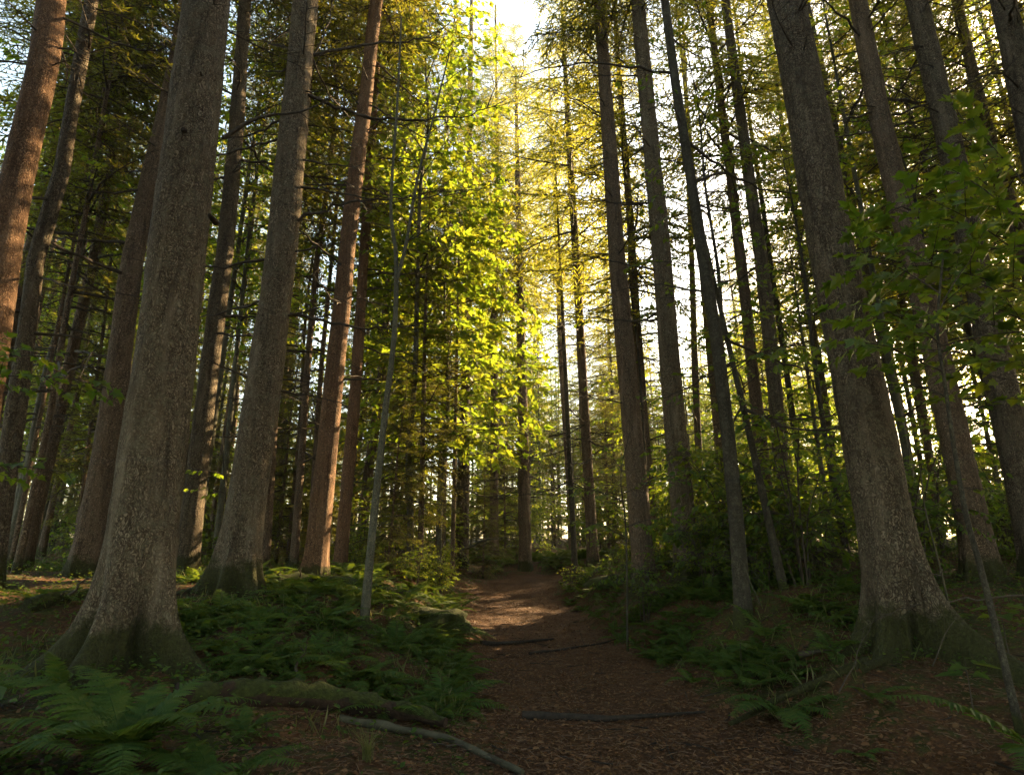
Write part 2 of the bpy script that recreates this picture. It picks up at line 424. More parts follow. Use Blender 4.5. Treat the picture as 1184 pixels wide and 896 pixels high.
def stampM(z, az, el, s, cx=0, cy=0):
    M = Matrix.Translation((cx, cy, z)) @ Matrix.Rotation(az, 4, 'Z') @ Matrix.Rotation(-el, 4, 'Y') @ Matrix.Scale(s, 4)
    return np.array(M)
def conifer_crown(seed, H, hb, Lmax, gap=.5, per=5, lib=None, dead_from=None, skip=.0):
    """all boughs of one conifer from height hb to H, bare dead ones from dead_from to hb"""
    r = np.random.RandomState(seed); lib = lib or BOUGHS; mb = MB()
    z = hb
    while z < H - .3:
        f = (z - hb) / (H - hb)
        L = Lmax * (min(1, .62 + f * 3) * (1 - f) ** .75 + .10) * r.uniform(.75, 1.15)
        a0 = r.uniform(0, 6.28)
        for k in range(per):
            if r.rand() < skip: continue
            mb.merge(lib[r.randint(len(lib))], stampM(z + r.uniform(-.2, .2), a0 + k * 6.28 / per + r.normal(0, .25), r.normal(-.12 + .55 * f, .16), max(.35, L * r.uniform(.6, 1.15))))
        z += gap * r.uniform(.7, 1.3) * (1 - .35 * f)
    if dead_from is not None:
        z = dead_from
        while z < hb:
            for k in range(r.randint(2, 5)):
                mb.merge(BARE[r.randint(len(BARE))], stampM(z, r.uniform(0, 6.28), r.normal(-.05, .2), r.uniform(.5, 1.0) * Lmax * .55))
            z += r.uniform(.35, .8)
    return mb

def trunk_shape(cx, cy, H, r0, seed, sides, dz, flare=.55, flare_h=.35, rough=.03, lobes=5, taper=.55, zb=-.35, roots=None, cleft=None):
    """tapered trunk in local space whose axis is (cx(z), cy(z)); roots flare at its foot"""
    rs = np.random.RandomState(seed)
    z = np.concatenate([np.arange(zb, 1.6, dz * .5), np.arange(1.6, H, dz), [H]])
    th = np.arange(sides) * 2 * pi / sides
    Z, TH = np.meshgrid(z, th, indexing='ij')
    zp = np.clip(Z, 0, H)
    r = r0 * np.maximum(.08, 1 - zp / (H * 1.02)) ** taper
    lob = sum(rs.uniform(.3, 1) * np.cos(k * TH + rs.uniform(0, 6.28)) for k in (2, 3, lobes)) / 1.6
    fl = np.exp(-np.clip(Z + .12, -.25, None) / flare_h)
    if sides >= 36:                                            # separate roots with hollows between them
        ang = np.arange(lobes + 1) * 2 * pi / (lobes + 1) + rs.uniform(-.35, .35, lobes + 1) + rs.uniform(0, 6.28)
        rl = [(R(a), k_, w_) for a, k_, w_ in roots] if roots else [(a, rs.uniform(.7, 1.5), rs.uniform(.22, .36)) for a in ang]
        root = sum(k_ * np.exp(-(((TH - a + pi) % (2 * pi) - pi) / w_) ** 2) for a, k_, w_ in rl)
        lo_ = np.exp(-np.clip(Z + .1, 0, None) / (flare_h * .8))
        k_ = 1 + fl * flare * .36 + lo_ * flare * (root - .30) * 1.6
        for a, dp, w_, hh in cleft or ():
            k_ = k_ - dp * np.exp(-(((TH - R(a) + pi) % (2 * pi) - pi) / w_) ** 2) * np.exp(-(np.clip(Z, 0, None) / hh) ** 2) * np.maximum(1, k_)
        r = r * np.maximum(.32, k_)
    else:
        r = r * (1 + fl * flare * (1 + 1.0 * lob))
    nw = Waves(seed + 9, 12, .10, 3); nb = Waves(seed + 5, 8, .55, 3)
    X3 = (np.cos(TH) * r, np.sin(TH) * r, Z * .45)
    r = r + r0 * (rough * nb(*X3) + rough * .45 * nw(*X3) * (1 if sides > 30 else 0))
    C = np.stack([np.interp(z, cx[0], cx[1]), np.interp(z, cy[0], cy[1])], -1)
    v = np.stack([C[:, None, 0] + r * np.cos(TH), C[:, None, 1] + r * np.sin(TH), Z], -1)
    mb = MB(); n = len(z)
    i = np.arange(n - 1)[:, None] * sides; k = np.arange(sides)[None]; k2 = (k + 1) % sides
    f = np.stack([i + k, i + k2, i + sides + k2, i + sides + k], -1).reshape(-1, 4)
    mb.add(v.reshape(-1, 3), f, 0, True); mb.add(v[-1], [list(range(sides))], 0)
    return mb

# crown meshes shared by all conifers
CROWN = {}
def crown_mesh(key):
    """(H, hb) conifer crowns; local z measured from the tree's foot"""
    if key in CROWN: return CROWN[key]
    kind, seed = key
    if kind == 'high':   mb = conifer_crown(seed, 24, 12.0, 2.3, .65, 5, BOUGHS, 6.5, .28)
    elif kind == 'mid':  mb = conifer_crown(seed, 22, 8.0, 2.3, .62, 5, BOUGHS, 3.0, .28)
    elif kind == 'low':  mb = conifer_crown(seed, 16, 2.0, 2.2, .5, 5, BOUGHS, 1.0, .2)
    elif kind == 'young': mb = conifer_crown(seed, 8, .6, 1.7, .34, 6, BOUGHS, None, .1)
    elif kind == 'gold': mb = conifer_crown(seed, 21, 5.5, 2.4, .5, 6, THIN, 1.5, .32)
    elif kind == 'goldhigh': mb = conifer_crown(seed, 24, 9.0, 2.5, .52, 6, THIN, 2.5, .32)
    elif kind == 'pole': mb = conifer_crown(seed, 18, 13, 1.5, .6, 4, BOUGHS, 2.0, .3)
    me = mb.mesh('crown', [M_TWIG, M_GOLDN if kind.startswith('gold') else M_NEEDLE])
    CROWN[key] = me
    return me

# ------------------------------------------------------------------ trees placed one by one
def dead_branch_mesh(p0, p1, r0, rng, bend=.12, twigs=5, ctrl=None):
    mb = MB(); p0 = np.asarray(p0, float); p1 = np.asarray(p1, float); L = np.linalg.norm(p1 - p0)
    if ctrl is None:
        mid = (p0 + p1) / 2 + rng.normal(0, .07 * L, 3) + np.array([0, 0, bend * L * rng.uniform(-1, .6)])
        ctrl = [p0, mid, p1]
    pts = curve_pts(ctrl, max(8, int(L / .12))); n = len(pts)
    pts[2:-1] += rng.normal(0, .006 + .004 * L, (n - 3, 3))
    tube(mb, pts, np.linspace(r0, r0 * .18, n), 6, 0, True)
    for k in range(twigs):
        i = rng.randint(n // 4, n - 1); d = unit(pts[min(i + 1, n - 1)] - pts[i - 1])
        dd = unit(d + rng.normal(0, .7, 3)); l = rng.uniform(.12, .4) * L * .6
        q = pts[i] + dd * (l * np.linspace(0, 1, 5))[:, None]; q[:, 2] += rng.normal(0, .1) * l * np.linspace(0, 1, 5) ** 2
        tube(mb, q, np.linspace(r0 * .35, r0 * .1, 5), 4, 0, False)
    return mb

HERO = {}
def hero_tree(key, name, label, cat, px, w, wrow, Y, m, H=24, crown=('high', 1), flare=.55, flare_h=.35, ndead=5, deadz=(2.5, 9), sides=40, dz=.06, rough=.03, taper=.55, seed=None, group=None, crown_s=1.0, lobes=5, branches=(), roots=None, cleft=None):
    """a tree whose trunk runs through the given photo points at distance Y; w = its width in pixels at row wrow"""
    seed = seed if seed is not None else (hash(key) % 1000 if False else sum(map(ord, key)) * 7 % 997)
    rng = np.random.RandomState(seed)
    pts = sorted([at(x, y, Y) for x, y in px], key=lambda p: p[2])
    zz = np.array([p[2] for p in pts]); xx = np.array([p[0] for p in pts])
    s0 = (xx[1] - xx[0]) / (zz[1] - zz[0]); s1 = (xx[-1] - xx[0]) / (zz[-1] - zz[0])
    zz = np.concatenate([[zz[0] - 6], zz, [zz[-1] + 25]]); xx = np.concatenate([[xx[0] - 6 * s0], xx, [xx[-1] + 25 * s1]])
    # foot where the axis meets the ground
    zb = 1.0
    for _ in range(8):
        xb = np.interp(zb, zz, xx); zb = gz(xb, Y)
    base = np.array([xb, Y, zb])
    prow = at(px[0][0], wrow, Y); hrow = prow[2] - zb
    xrow = 592 + FPX * (np.interp(prow[2], zz, xx)) / axis_depth(prow)
    rr = w / 2 * axis_depth(prow) / FPX * cos(math.atan((xrow - 592) / FPX))      # a round trunk looks wider off the picture's middle
    r0 = rr / max(.1, 1 - hrow / (H * 1.02)) ** taper
    e = empty(name, base, label, cat, group)
    zl = np.linspace(zz[0], zz[-1], 160)
    wob = Waves(seed + 77, 6, 4.0, 1); wobx = .09 * (wob(zl) - wob(np.array([zb]))) * np.clip((zl - zb) / 6, 0, 1)
    axx = (zl - zb, np.interp(zl, zz, xx) - xb + (wobx if len(px) < 3 else 0)); axy = (zl - zb, .04 * wob(zl * 1.1 + 5) * np.clip((zl - zb) / 5, 0, 1))
    mb = trunk_shape(axx, axy, H, r0, seed, sides, dz, flare, flare_h, rough, lobes, taper, roots=roots, cleft=cleft)
    link('trunk', mb.mesh('trunk', [m]), e)
    axis = lambda h: np.array([np.interp(h, axx[0], axx[1]), np.interp(h, axy[0], axy[1]), h])
    if crown:
        c = link('crown', crown_mesh(crown), e)
        top = axis(18) / 18
        sh = Matrix(((1, 0, top[0], 0), (0, 1, top[1], 0), (0, 0, 1, 0), (0, 0, 0, 1)))
        q = Vector((0, 0, 1)).rotation_difference(Vector(top).normalized())
        c.rotation_euler = (q @ Quaternion((0, 0, 1), rng.uniform(0, 6.28))).to_euler(); c.scale = (crown_s,) * 3
    for k in range(int(ndead * 1.7)):
        h = rng.uniform(*deadz); a = axis(h); az = rng.uniform(0, 6.28)
        if k % 3 == 0: az = rng.choice([0, pi]) + rng.normal(0, .4)      # some reach sideways
        rad = r0 * (1 - h / (H * 1.02)) ** taper
        L = rng.uniform(.5, 2.5)
        p0 = a + np.array([cos(az), sin(az), 0]) * rad * .7
        p1 = p0 + np.array([cos(az), sin(az), rng.uniform(-.35, .35)]) * L
        link('dead_branch', dead_branch_mesh(p0, p1, rng.uniform(.009, .02) + .004 * L, rng, twigs=rng.randint(3, 8)).mesh('dead_branch', [M_TWIG]), e)
    for br in branches:                                                   # branches the photo shows: (points, radius, dY at the tip)
        bp, brad, dY = br
        n = len(bp); P = [at(x, y, Y + dY * i / (n - 1)) - base for i, (x, y) in enumerate(bp)]
        link('dead_branch', dead_branch_mesh(P[0], P[-1], brad * 1.35, rng, ctrl=P, twigs=9).mesh('dead_branch', [M_TWIG]), e)
    HERO[key] = (e, base, axis, r0)
    return e

HT = hero_tree
# --- left of the path
HT('L7', 'spruce_tree', 'thickest grey spruce with mossy flared roots and dark knots, behind the big foreground fern', 'tree',
   [(245, 0), (203, 300), (168, 600)], 84, 600, 5.1, M_SPRUCE, 25, ('high', 1), .95, .36, 3, (7, 11), 96, .03, .03, lobes=4, roots=[(-98, 1.3, .30), (-8, 1.5, .30), (-158, 1.7, .34), (80, 1.2, .4), (140, 1, .3)], cleft=[(-46, .75, .27, .55), (-126, .35, .16, .5), (-75, .2, .1, .45)],
   branches=[([(258, 160), (300, 136), (345, 130), (385, 112)], .017, .3)])
HT('L9', 'spruce_tree', 'stout straight grey spruce with long dark dead boughs, second thickest on the left bank', 'tree',
   [(353, 0), (323, 300), (283, 600)], 47, 600, 7.5, M_SPRUCE, 25, ('high', 2), .75, .36, 6, (2.5, 10), 64, .04, .03,
   branches=[([(345, 85), (372, 45), (388, -10)], .016, .2), ([(362, 64), (420, 53), (480, 47), (510, 38)], .02, .6),
             ([(356, 110), (400, 128), (460, 139), (530, 136), (590, 118)], .022, .8), ([(340, 215), (400, 225), (450, 232)], .015, .3),
             ([(338, 258), (400, 236), (470, 226), (560, 214)], .017, .5), ([(335, 292), (395, 280)], .013, .2), ([(350, 185), (400, 192), (440, 190)], .012, .4),
             ([(330, 55), (300, 45), (270, 26)], .011, .1), ([(325, 452), (360, 458), (405, 468)], .012, .2), ([(333, 365), (372, 356), (400, 348)], .011, -.2)])
HT('L0', 'pine_tree', 'reddish trunk sunlit down its right side, in the upper corner left of all others', 'tree',
   [(57, 0), (15, 250)], 37, 100, 6.0, M_PINE, 24, ('high', 3), .5, .3, 2, (5, 10), 40, .05, branches=[([(60, 56), (85, 58), (100, 70), (140, 60)], .011, .2)])
HT('L1', 'spruce_tree', 'slim leaning grey spruce between the reddish corner trunk and the thin lit stems', 'tree',
   [(107, 0), (73, 200), (42, 300), (14, 500)], 25, 450, 7.2, M_SPRUCE_DARK, 22, ('high', 1), .5, .3, 4, (3, 10), 32, .06)
HT('L2', 'spruce_tree', 'thin trunk with a lit edge glimpsed behind the slim leaning spruce at the left border', 'tree',
   [(66, 150), (30, 300), (6, 430)], 11, 350, 10.5, M_BROWN, 18, ('mid', 4), .4, .3, 4, (3, 7), 20, .1)
HT('L3', 'spruce_tree', 'nearest thin dark pole with a narrow bright edge left of the thickest spruce', 'tree',
   [(127, 100), (90, 300), (60, 470), (32, 600)], 8, 400, 8.5, M_BROWN, 15, ('mid', 5), .3, .3, 5, (2, 6), 20, .1, crown_s=.75)
HT('L4', 'spruce_tree', 'brown spruce with a broken strip of sun on its edge, behind the thin dark pole', 'tree',
   [(149, 60), (108, 300), (78, 435), (40, 597)], 16, 450, 10.0, M_BROWN, 20, ('mid', 4), .5, .3, 6, (2, 7), 24, .08,
   branches=[([(78, 445), (110, 447), (150, 452)], .011, .2), ([(35, 485), (70, 494), (103, 508)], .01, .1)])
HT('L5', 'spruce_tree', 'whip thin lit stem just left of the medium spruce with a sunlit strip', 'tree',
   [(125, 320), (104, 500), (86, 660)], 5, 500, 12.0, M_BROWN, 12, ('low', 1), .2, .2, 3, (2, 5), 14, .12, crown_s=.6)
HT('L5b', 'spruce_tree', 'thin lit stem at the lower left border, left of the brown spruce', 'tree',
   [(62, 400), (30, 560), (5, 690)], 6, 500, 9.2, M_BROWN, 14, ('mid', 1), .2, .2, 3, (2, 5), 14, .12, crown_s=.6)
HT('L6', 'spruce_tree', 'medium brown spruce with a broad sunlit strip, just left of the thickest spruce', 'tree',
   [(205, 60), (157, 300), (135, 450), (108, 600)], 33, 550, 8.6, M_BROWN, 24, ('high', 3), .6, .35, 4, (3, 10), 40, .06)
HT('L8', 'spruce_tree', 'straight grey spruce between the thickest spruce and the stout one, lit on both edges', 'tree',
   [(284, 0), (260, 290), (240, 450), (222, 600)], 25, 500, 9.3, M_SPRUCE_DARK, 24, ('high', 2), .5, .35, 5, (3, 10), 32, .06)
HT('L10', 'spruce_tree', 'thin sunlit trunk close behind the right edge of the stout grey spruce', 'tree',
   [(352, 150), (335, 300), (318, 450), (306, 640)], 12, 450, 11.5, M_BROWN, 22, ('mid', 5), .4, .3, 6, (2, 7), 20, .08)
HT('L11', 'spruce_tree', 'thin pole with a lit edge midway between the stout spruce and red pine', 'tree',
   [(383, 180), (366, 300), (352, 480), (340, 650)], 8, 450, 13.0, M_BROWN, 20, ('mid', 4), .4, .3, 6, (2, 7), 16, .1)
HT('L11b', 'spruce_tree', 'thin pale pole closest to the left side of the red pine', 'tree',
   [(388, 250), (371, 420), (358, 640)], 6, 450, 14.5, M_BROWN, 17, None, .4, .3, 5, (2, 7), 16, .1)
HT('L12', 'pine_tree', 'tall red barked pine, thicker of the pair behind the forked grey sapling', 'tree',
   [(435, 0), (399, 300), (385, 450), (368, 620)], 25, 550, 10.0, M_PINE, 25, ('high', 4), .45, .35, 5, (3, 11), 36, .06,
   branches=[([(395, 340), (440, 352), (490, 360)], .012, .3), ([(410, 215), (470, 228), (540, 221), (600, 205)], .014, .5), ([(424, 120), (470, 140), (540, 135)], .016, .4)])
HT('L13', 'pine_tree', 'thinner red barked pine standing right behind the thicker one', 'tree',
   [(440, 0), (421, 300), (411, 450), (396, 620)], 14, 500, 12.3, M_PINE, 24, ('high', 5), .45, .35, 5, (3, 10), 24, .08)
# --- middle
HT('C1', 'spruce_tree', 'slender sunlit stem standing straight at the left edge of the path end', 'tree',
   [(528, 420), (525, 560), (523, 660)], 5, 600, 15.5, M_BROWN, 12, None, .3, .25, 4, (1.5, 4), 14, .1, crown_s=.8)
HT('C1b', 'spruce_tree', 'grey trunk rising out of the sunlit maple leaves left of the sky gap', 'tree',
   [(541, 250), (540, 350), (535, 600)], 10, 300, 20, M_SPRUCE_DARK, 26, ('mid', 2), .4, .3, 4, (2, 6), 18, .1)
HT('C2', 'pine_tree', 'straight brown pine with short bare branches, alone above the end of the path', 'tree',
   [(601, 330), (604, 450), (607, 640)], 12, 500, 21, M_BROWN, 21, ('goldhigh', 1), .4, .3, 8, (2.5, 10), 24, .1)
HT('C4', 'pine_tree', 'slim pine left of the two close dark trunks on the right bank', 'tree',
   [(662, 230), (669, 350), (683, 600)], 11, 450, 17, M_BROWN, 23, ('goldhigh', 4), .4, .3, 7, (2.5, 8), 20, .1)
HT('C4b', 'pine_tree', 'very thin bare pole beside the slim pine near the path end', 'tree',
   [(650, 350), (656, 480), (663, 620)], 5, 450, 18, M_DARKSM, 15, None, .3, .3, 7, (2.5, 8), 14, .1)
HT('C5', 'spruce_tree', 'tall dark brown spruce, left one of the two close trunks right of the path', 'tree',
   [(693, 0), (713, 300), (727, 450), (741, 620)], 24, 550, 11, M_BROWN, 26, ('high', 5), .45, .3, 7, (3, 11), 36, .06,
   branches=[([(700, 80), (660, 50), (612, 30)], .014, .4), ([(706, 140), (650, 108), (600, 90)], .012, .3), ([(715, 330), (760, 290), (790, 270)], .012, .5)])
HT('C5b', 'spruce_tree', 'thin brown trunk half hidden behind the tall dark brown spruce', 'tree',
   [(728, 250), (738, 400), (755, 620)], 11, 450, 14, M_BROWN, 22, ('gold', 2), .4, .3, 6, (3, 8), 20, .1)
HT('C6', 'spruce_tree', 'tall grey spruce, right one of the two close trunks right of the path', 'tree',
   [(737, 0), (765, 300), (777, 450), (792, 620)], 27, 550, 10.2, M_SPRUCE, 26, ('high', 1), .5, .3, 6, (3, 11), 40, .06)
HT('C7', 'beech_tree', 'smooth dark leaning stem between the close pair and the thick right trunk', 'tree',
   [(768, 0), (781, 100), (797, 200), (812, 300), (829, 400), (841, 500), (851, 600), (858, 690)], 17, 550, 7.4, M_DARKSM, 17, None, .35, .25, 4, (4, 9), 28, .06)
HT('C8', 'beech_tree', 'thin dark stem leaning away to the right of the smooth dark stem', 'tree',
   [(838, 380), (862, 480), (884, 580), (904, 672)], 9, 550, 7.9, M_DARKSM, 6, None, .3, .25, 4, (1.5, 4), 18, .06)
HT('C9', 'spruce_tree', 'grey brown trunk, left one of the backlit pair before the brightest sky', 'tree',
   [(836, 140), (857, 300), (873, 450), (889, 600)], 14, 400, 13, M_BROWN, 24, ('goldhigh', 2), .4, .3, 7, (3, 9), 24, .08)
HT('C9b', 'spruce_tree', 'grey trunk, right one of the backlit pair before the brightest sky', 'tree',
   [(845, 50), (880, 300), (895, 450), (908, 600)], 17, 400, 12, M_SPRUCE_DARK, 25, None, .4, .3, 7, (3, 10), 28, .08)
HT('C10', 'spruce_tree', 'thin dark pole just right of the backlit pair', 'tree',
   [(880, 230), (895, 330), (922, 520)], 7, 400, 15, M_DARKSM, 19, None, .4, .3, 7, (3, 9), 16, .1)
HT('C11', 'spruce_tree', 'thin pole against the golden leaves right of the tall grey spruce', 'tree',
   [(797, 230), (803, 400), (811, 600)], 8, 450, 15.5, M_BROWN, 20, None, .4, .3, 7, (3, 9), 16, .1)
HT('C12', 'spruce_tree', 'pale slim trunk just left of the smooth dark leaning stem', 'tree',
   [(808, 270), (821, 400), (838, 590)], 9, 400, 16.5, M_SPRUCE, 20, None, .4, .3, 7, (3, 9), 16, .1)
# --- right bank
HT('R1', 'spruce_tree', 'thickest trunk on the right bank, leaning, with a black hollow in its mossy foot', 'tree',
   [(908, 0), (937, 150), (961, 300), (992, 450), (1021, 600)], 68, 580, 5.7, M_SPRUCE_DARK, 25, ('high', 2), .95, .38, 3, (7, 11), 96, .03, .03, lobes=4, seed=31, roots=[(-148, 1.1, .28), (-48, 2.1, .30), (30, 1.2, .35), (110, 1.2, .35), (-195, 1, .25)], cleft=[(-92, .8, .30, .48), (-128, .25, .14, .5), (-70, .2, .1, .6)])
HT('R2', 'spruce_tree', 'brown leaning spruce right behind the thickest right trunk', 'tree',
   [(993, 0), (1022, 150), (1057, 300), (1090, 450), (1124, 600)], 34, 400, 8.2, M_BROWN, 24, ('high', 3), .5, .35, 5, (4, 10), 40, .06)
HT('R3', 'spruce_tree', 'grey leaning spruce behind the near maple leaves at the right border', 'tree',
   [(1060, 0), (1096, 150), (1129, 300), (1161, 450)], 35, 300, 8.0, M_SPRUCE_DARK, 24, ('high', 4), .5, .35, 5, (4, 10), 40, .06)
HT('R4', 'spruce_tree', 'thin grey trunk between the two rightmost leaning spruces, against bright sky', 'tree',
   [(1104, 0), (1135, 120), (1165, 230)], 15, 100, 11, M_SPRUCE, 24, ('mid', 5), .4, .3, 6, (4, 10), 24, .08)
HT('R5', 'spruce_tree', 'dark trunk cutting off the upper right corner', 'tree',
   [(1168, 0), (1192, 110)], 33, 60, 7.5, M_SPRUCE_DARK, 24, ('high', 5), .4, .3, 3, (6, 11), 36, .08)
HT('R6', 'spruce_tree', 'thin grey trunk seen between the thickest right trunk and the brown leaning spruce', 'tree',
   [(1010, 350), (1042, 480), (1062, 590)], 11, 450, 14, M_SPRUCE_DARK, 22, ('mid', 2), .4, .3, 6, (3, 8), 20, .1)
HT('R6b', 'spruce_tree', 'thin paired trunk close left of the foot of the brown leaning spruce', 'tree',
   [(1045, 350), (1068, 480), (1085, 600)], 9, 450, 15, M_BROWN, 22, ('gold', 2), .4, .3, 6, (3, 8), 16, .1)
HT('R6c', 'spruce_tree', 'thin trunk in the gap between the two leaning right spruces, low down', 'tree',
   [(1105, 330), (1140, 450), (1168, 560)], 10, 450, 13, M_DARKSM, 20, ('gold', 3), .4, .3, 6, (3, 8), 16, .1)
HT('R6d', 'spruce_tree', 'slim trunk in the pale gap just left of the thickest right trunk', 'tree',
   [(935, 350), (948, 430), (968, 570)], 9, 450, 17, M_SPRUCE_DARK, 21, ('gold', 1), .4, .3, 6, (3, 8), 16, .1)
# ------------------------------------------------------------------ the wood further back
def far_trunk(H, r0, seed, m):
    w1 = Waves(seed, 5, 5, 1); zl = np.linspace(-2, H, 60)
    ax = (zl, .10 * (w1(zl) - w1(np.array([0.]))) * np.clip(zl / 8, 0, 1)); ay = (zl, .08 * (w1(zl + 9) - w1(np.array([9.]))) * np.clip(zl / 8, 0, 1))
    return trunk_shape(ax, ay, H, r0, seed, 14, .5, .45, .35, .03, 5, .6, -.5).mesh('trunk', [m])
FT = {'high': [far_trunk(24, .19, 1, M_SPRUCE_DARK), far_trunk(24, .22, 2, M_BROWN)], 'mid': [far_trunk(22, .15, 3, M_BROWN), far_trunk(22, .17, 4, M_SPRUCE_DARK)],
      'low': [far_trunk(16, .11, 5, M_BROWN)], 'young': [far_trunk(8, .06, 6, M_BROWN)], 'gold': [far_trunk(21, .12, 7, M_BROWN), far_trunk(21, .10, 8, M_DARKSM)],
      'pole': [far_trunk(18, .075, 10, M_BROWN), far_trunk(18, .055, 11, M_BROWN)], 'goldhigh': [far_trunk(24, .16, 9, M_BROWN)]}
def in_lane(x, y, half):
    """the openings through which the low sun reaches the path and the hollow behind it"""
    for ax_, ay_, ln in ((.3, 11.6, 13), (.2, 22.5, 30)):
        u_ = (x - ax_) * .60 + (y - ay_) * .80; v_ = (x - ax_) * .80 - (y - ay_) * .60
        if 0 < u_ < ln and abs(v_) < half: return True
    return False
TAKEN = [(h[1][0], h[1][1], .9) for h in HERO.values()]
def far_tree(kind, x, y, s, rng, label, group, name='spruce_tree', seeds=5):
    e = empty(name, (x, y, gz(x, y) - .03), label, 'tree', group, rng.uniform(0, 6.28)); e.scale = (s, s, s * rng.uniform(.92, 1.12))
    e.rotation_euler[0] = rng.normal(0, .012); e.rotation_euler[1] = rng.normal(0, .012)
    link('trunk', FT[kind][rng.randint(len(FT[kind]))], e)
    link('crown', crown_mesh((kind, 1 + rng.randint(seeds))), e)
    return e
def scatter(n, seed, region, kinds, label, group, gap=1.5, tries=60, smin=.75, smax=1.15):
    rng = np.random.RandomState(seed); c = 0
    for _ in range(n * tries):
        if c >= n: break
        x, y = region(rng)
        if in_lane(x, y, 2.3): continue
        d, _s = path_dist(np.array([x]), np.array([y]))
        if d[0] < 2.2 or any((x - a) ** 2 + (y - b) ** 2 < (gap + r_ * .3) ** 2 for a, b, r_ in TAKEN): continue
        TAKEN.append((x, y, .9)); far_tree(kinds[rng.randint(len(kinds))], x, y, rng.uniform(smin, smax), rng, label, group); c += 1
def wedge(px0, px1, y0, y1, p=1.0):
    def f(rng):
        y = y0 + (y1 - y0) * rng.rand() ** p
        return (rng.uniform(px0, px1) - 592) / FPX * y * 1.03, y
    return f
FAR_LEAF = []
def far_leaf_tree(x, y, s, rng, label, group, lib):
    """one of three broadleaved trees, copied"""
    e = empty('beech_tree', (x, y, gz(x, y) - .03), label, 'tree', group, rng.uniform(0, 6.28)); e.scale = (s, s, s * rng.uniform(.9, 1.15))
    a, b = lib[rng.randint(len(lib))]; link('trunk', a, e); link('crown', b, e)
FAR_LOW = []
def leaf_scatter(n, seed, region, label, group, gap=1.4, smin=.8, smax=1.2, lib=None):
    rng = np.random.RandomState(seed); c = 0
    for _ in range(n * 60):
        if c >= n: break
        x, y = region(rng); d, _s = path_dist(np.array([x]), np.array([y]))
        if in_lane(x, y, 1.9): continue
        if d[0] < 2.2 or any((x - a) ** 2 + (y - b) ** 2 < gap ** 2 for a, b, r_ in TAKEN): continue
        TAKEN.append((x, y, .9)); far_leaf_tree(x, y, rng.uniform(smin, smax), rng, label, group, lib or FAR_LEAF); c += 1
scatter(20, 19, wedge(-50, 430, 11, 24), ['pole'], 'one of the thin lit poles with dead twigs standing between the left trunks', 'thin poles between the left trunks', .7)
scatter(22, 11, wedge(-60, 330, 13, 34), ['mid', 'high', 'low', 'goldhigh'], 'one of the shaded conifers crowding the dark wood behind the left trunks', 'conifers of the dark left wood', 1.3)
scatter(16, 18, wedge(-60, 420, 14, 30), ['young'], 'one of the young shaded spruces growing under the dark left wood', 'young spruces under the left wood', .9, smin=.6, smax=1.1)
scatter(24, 12, wedge(-60, 480, 34, 62), ['mid', 'low', 'low', 'high'], 'one of the distant conifers closing the view deep in the left wood', 'distant conifers deep in the left wood', 2.0)
scatter(8, 13, wedge(380, 540, 17, 30), ['mid', 'gold', 'low'], 'one of the conifers standing behind the sunlit maple leaves', 'conifers behind the sunlit maples', 1.2)
scatter(20, 14, wedge(540, 700, 40, 66), ['goldhigh', 'gold', 'gold'], 'one of the hazy conifers beyond the end of the path', 'hazy conifers beyond the path end', 1.8, smax=.95)
scatter(34, 17, wedge(650, 960, 46, 78), ['goldhigh', 'gold', 'gold'], 'one of the far golden conifers in the sun glow behind the right bank', 'far golden conifers in the sun glow', 2.4)
scatter(11, 15, wedge(700, 930, 34, 46), ['gold', 'gold', 'goldhigh'], 'one of the golden backlit conifers beyond the right bank', 'golden conifers beyond the right bank', 1.8)
scatter(8, 16, wedge(930, 1260, 12, 22), ['gold', 'goldhigh', 'mid'], 'one of the thin conifers against the bright sky at the far right', 'thin conifers at the far right', 2.2)
# young spruces with boughs down to the ground, lit in the middle distance
def px_ground(px, Y): return (px - 592) / FPX * Y * 1.0, Y
YS = [(455, 12.3, .5, 'small sunlit spruce with drooping boughs behind the forked sapling'), (585, 24, .8, 'young sunlit spruce just left of the lone brown pine'),
      (560, 19, .5, 'little spruce beside the far left edge of the path'), (640, 33, .9, 'pale hazy young spruce right of the lone brown pine'),
      (215, 14.5, .7, 'small shaded spruce glimpsed behind the straight grey spruce'), (330, 16, .8, 'dim young spruce between the stout spruce and the red pines'),
      (700, 23, .9, 'young golden spruce between the slim pine and the dark brown spruce')]
rng = np.random.RandomState(6)
for px, Y, s, lab in [(490, 13.4, .62, 'dark drooping spruce standing in front of the sunlit maple leaves'), (572, 23, 1.1, 'tall thin conifer whose crown edges the left side of the high sky gap'), (660, 27, 1.1, 'tall thin conifer whose crown edges the right side of the high sky gap')]:
    x, y = px_ground(px, Y); far_tree('goldhigh' if s > 1 else 'low', x, y, s, rng, lab, None)
rng = np.random.RandomState(5)
for px, Y, s, lab in YS:
    x, y = px_ground(px, Y); far_tree('young', x, y, s, rng, lab, None, seeds=3)

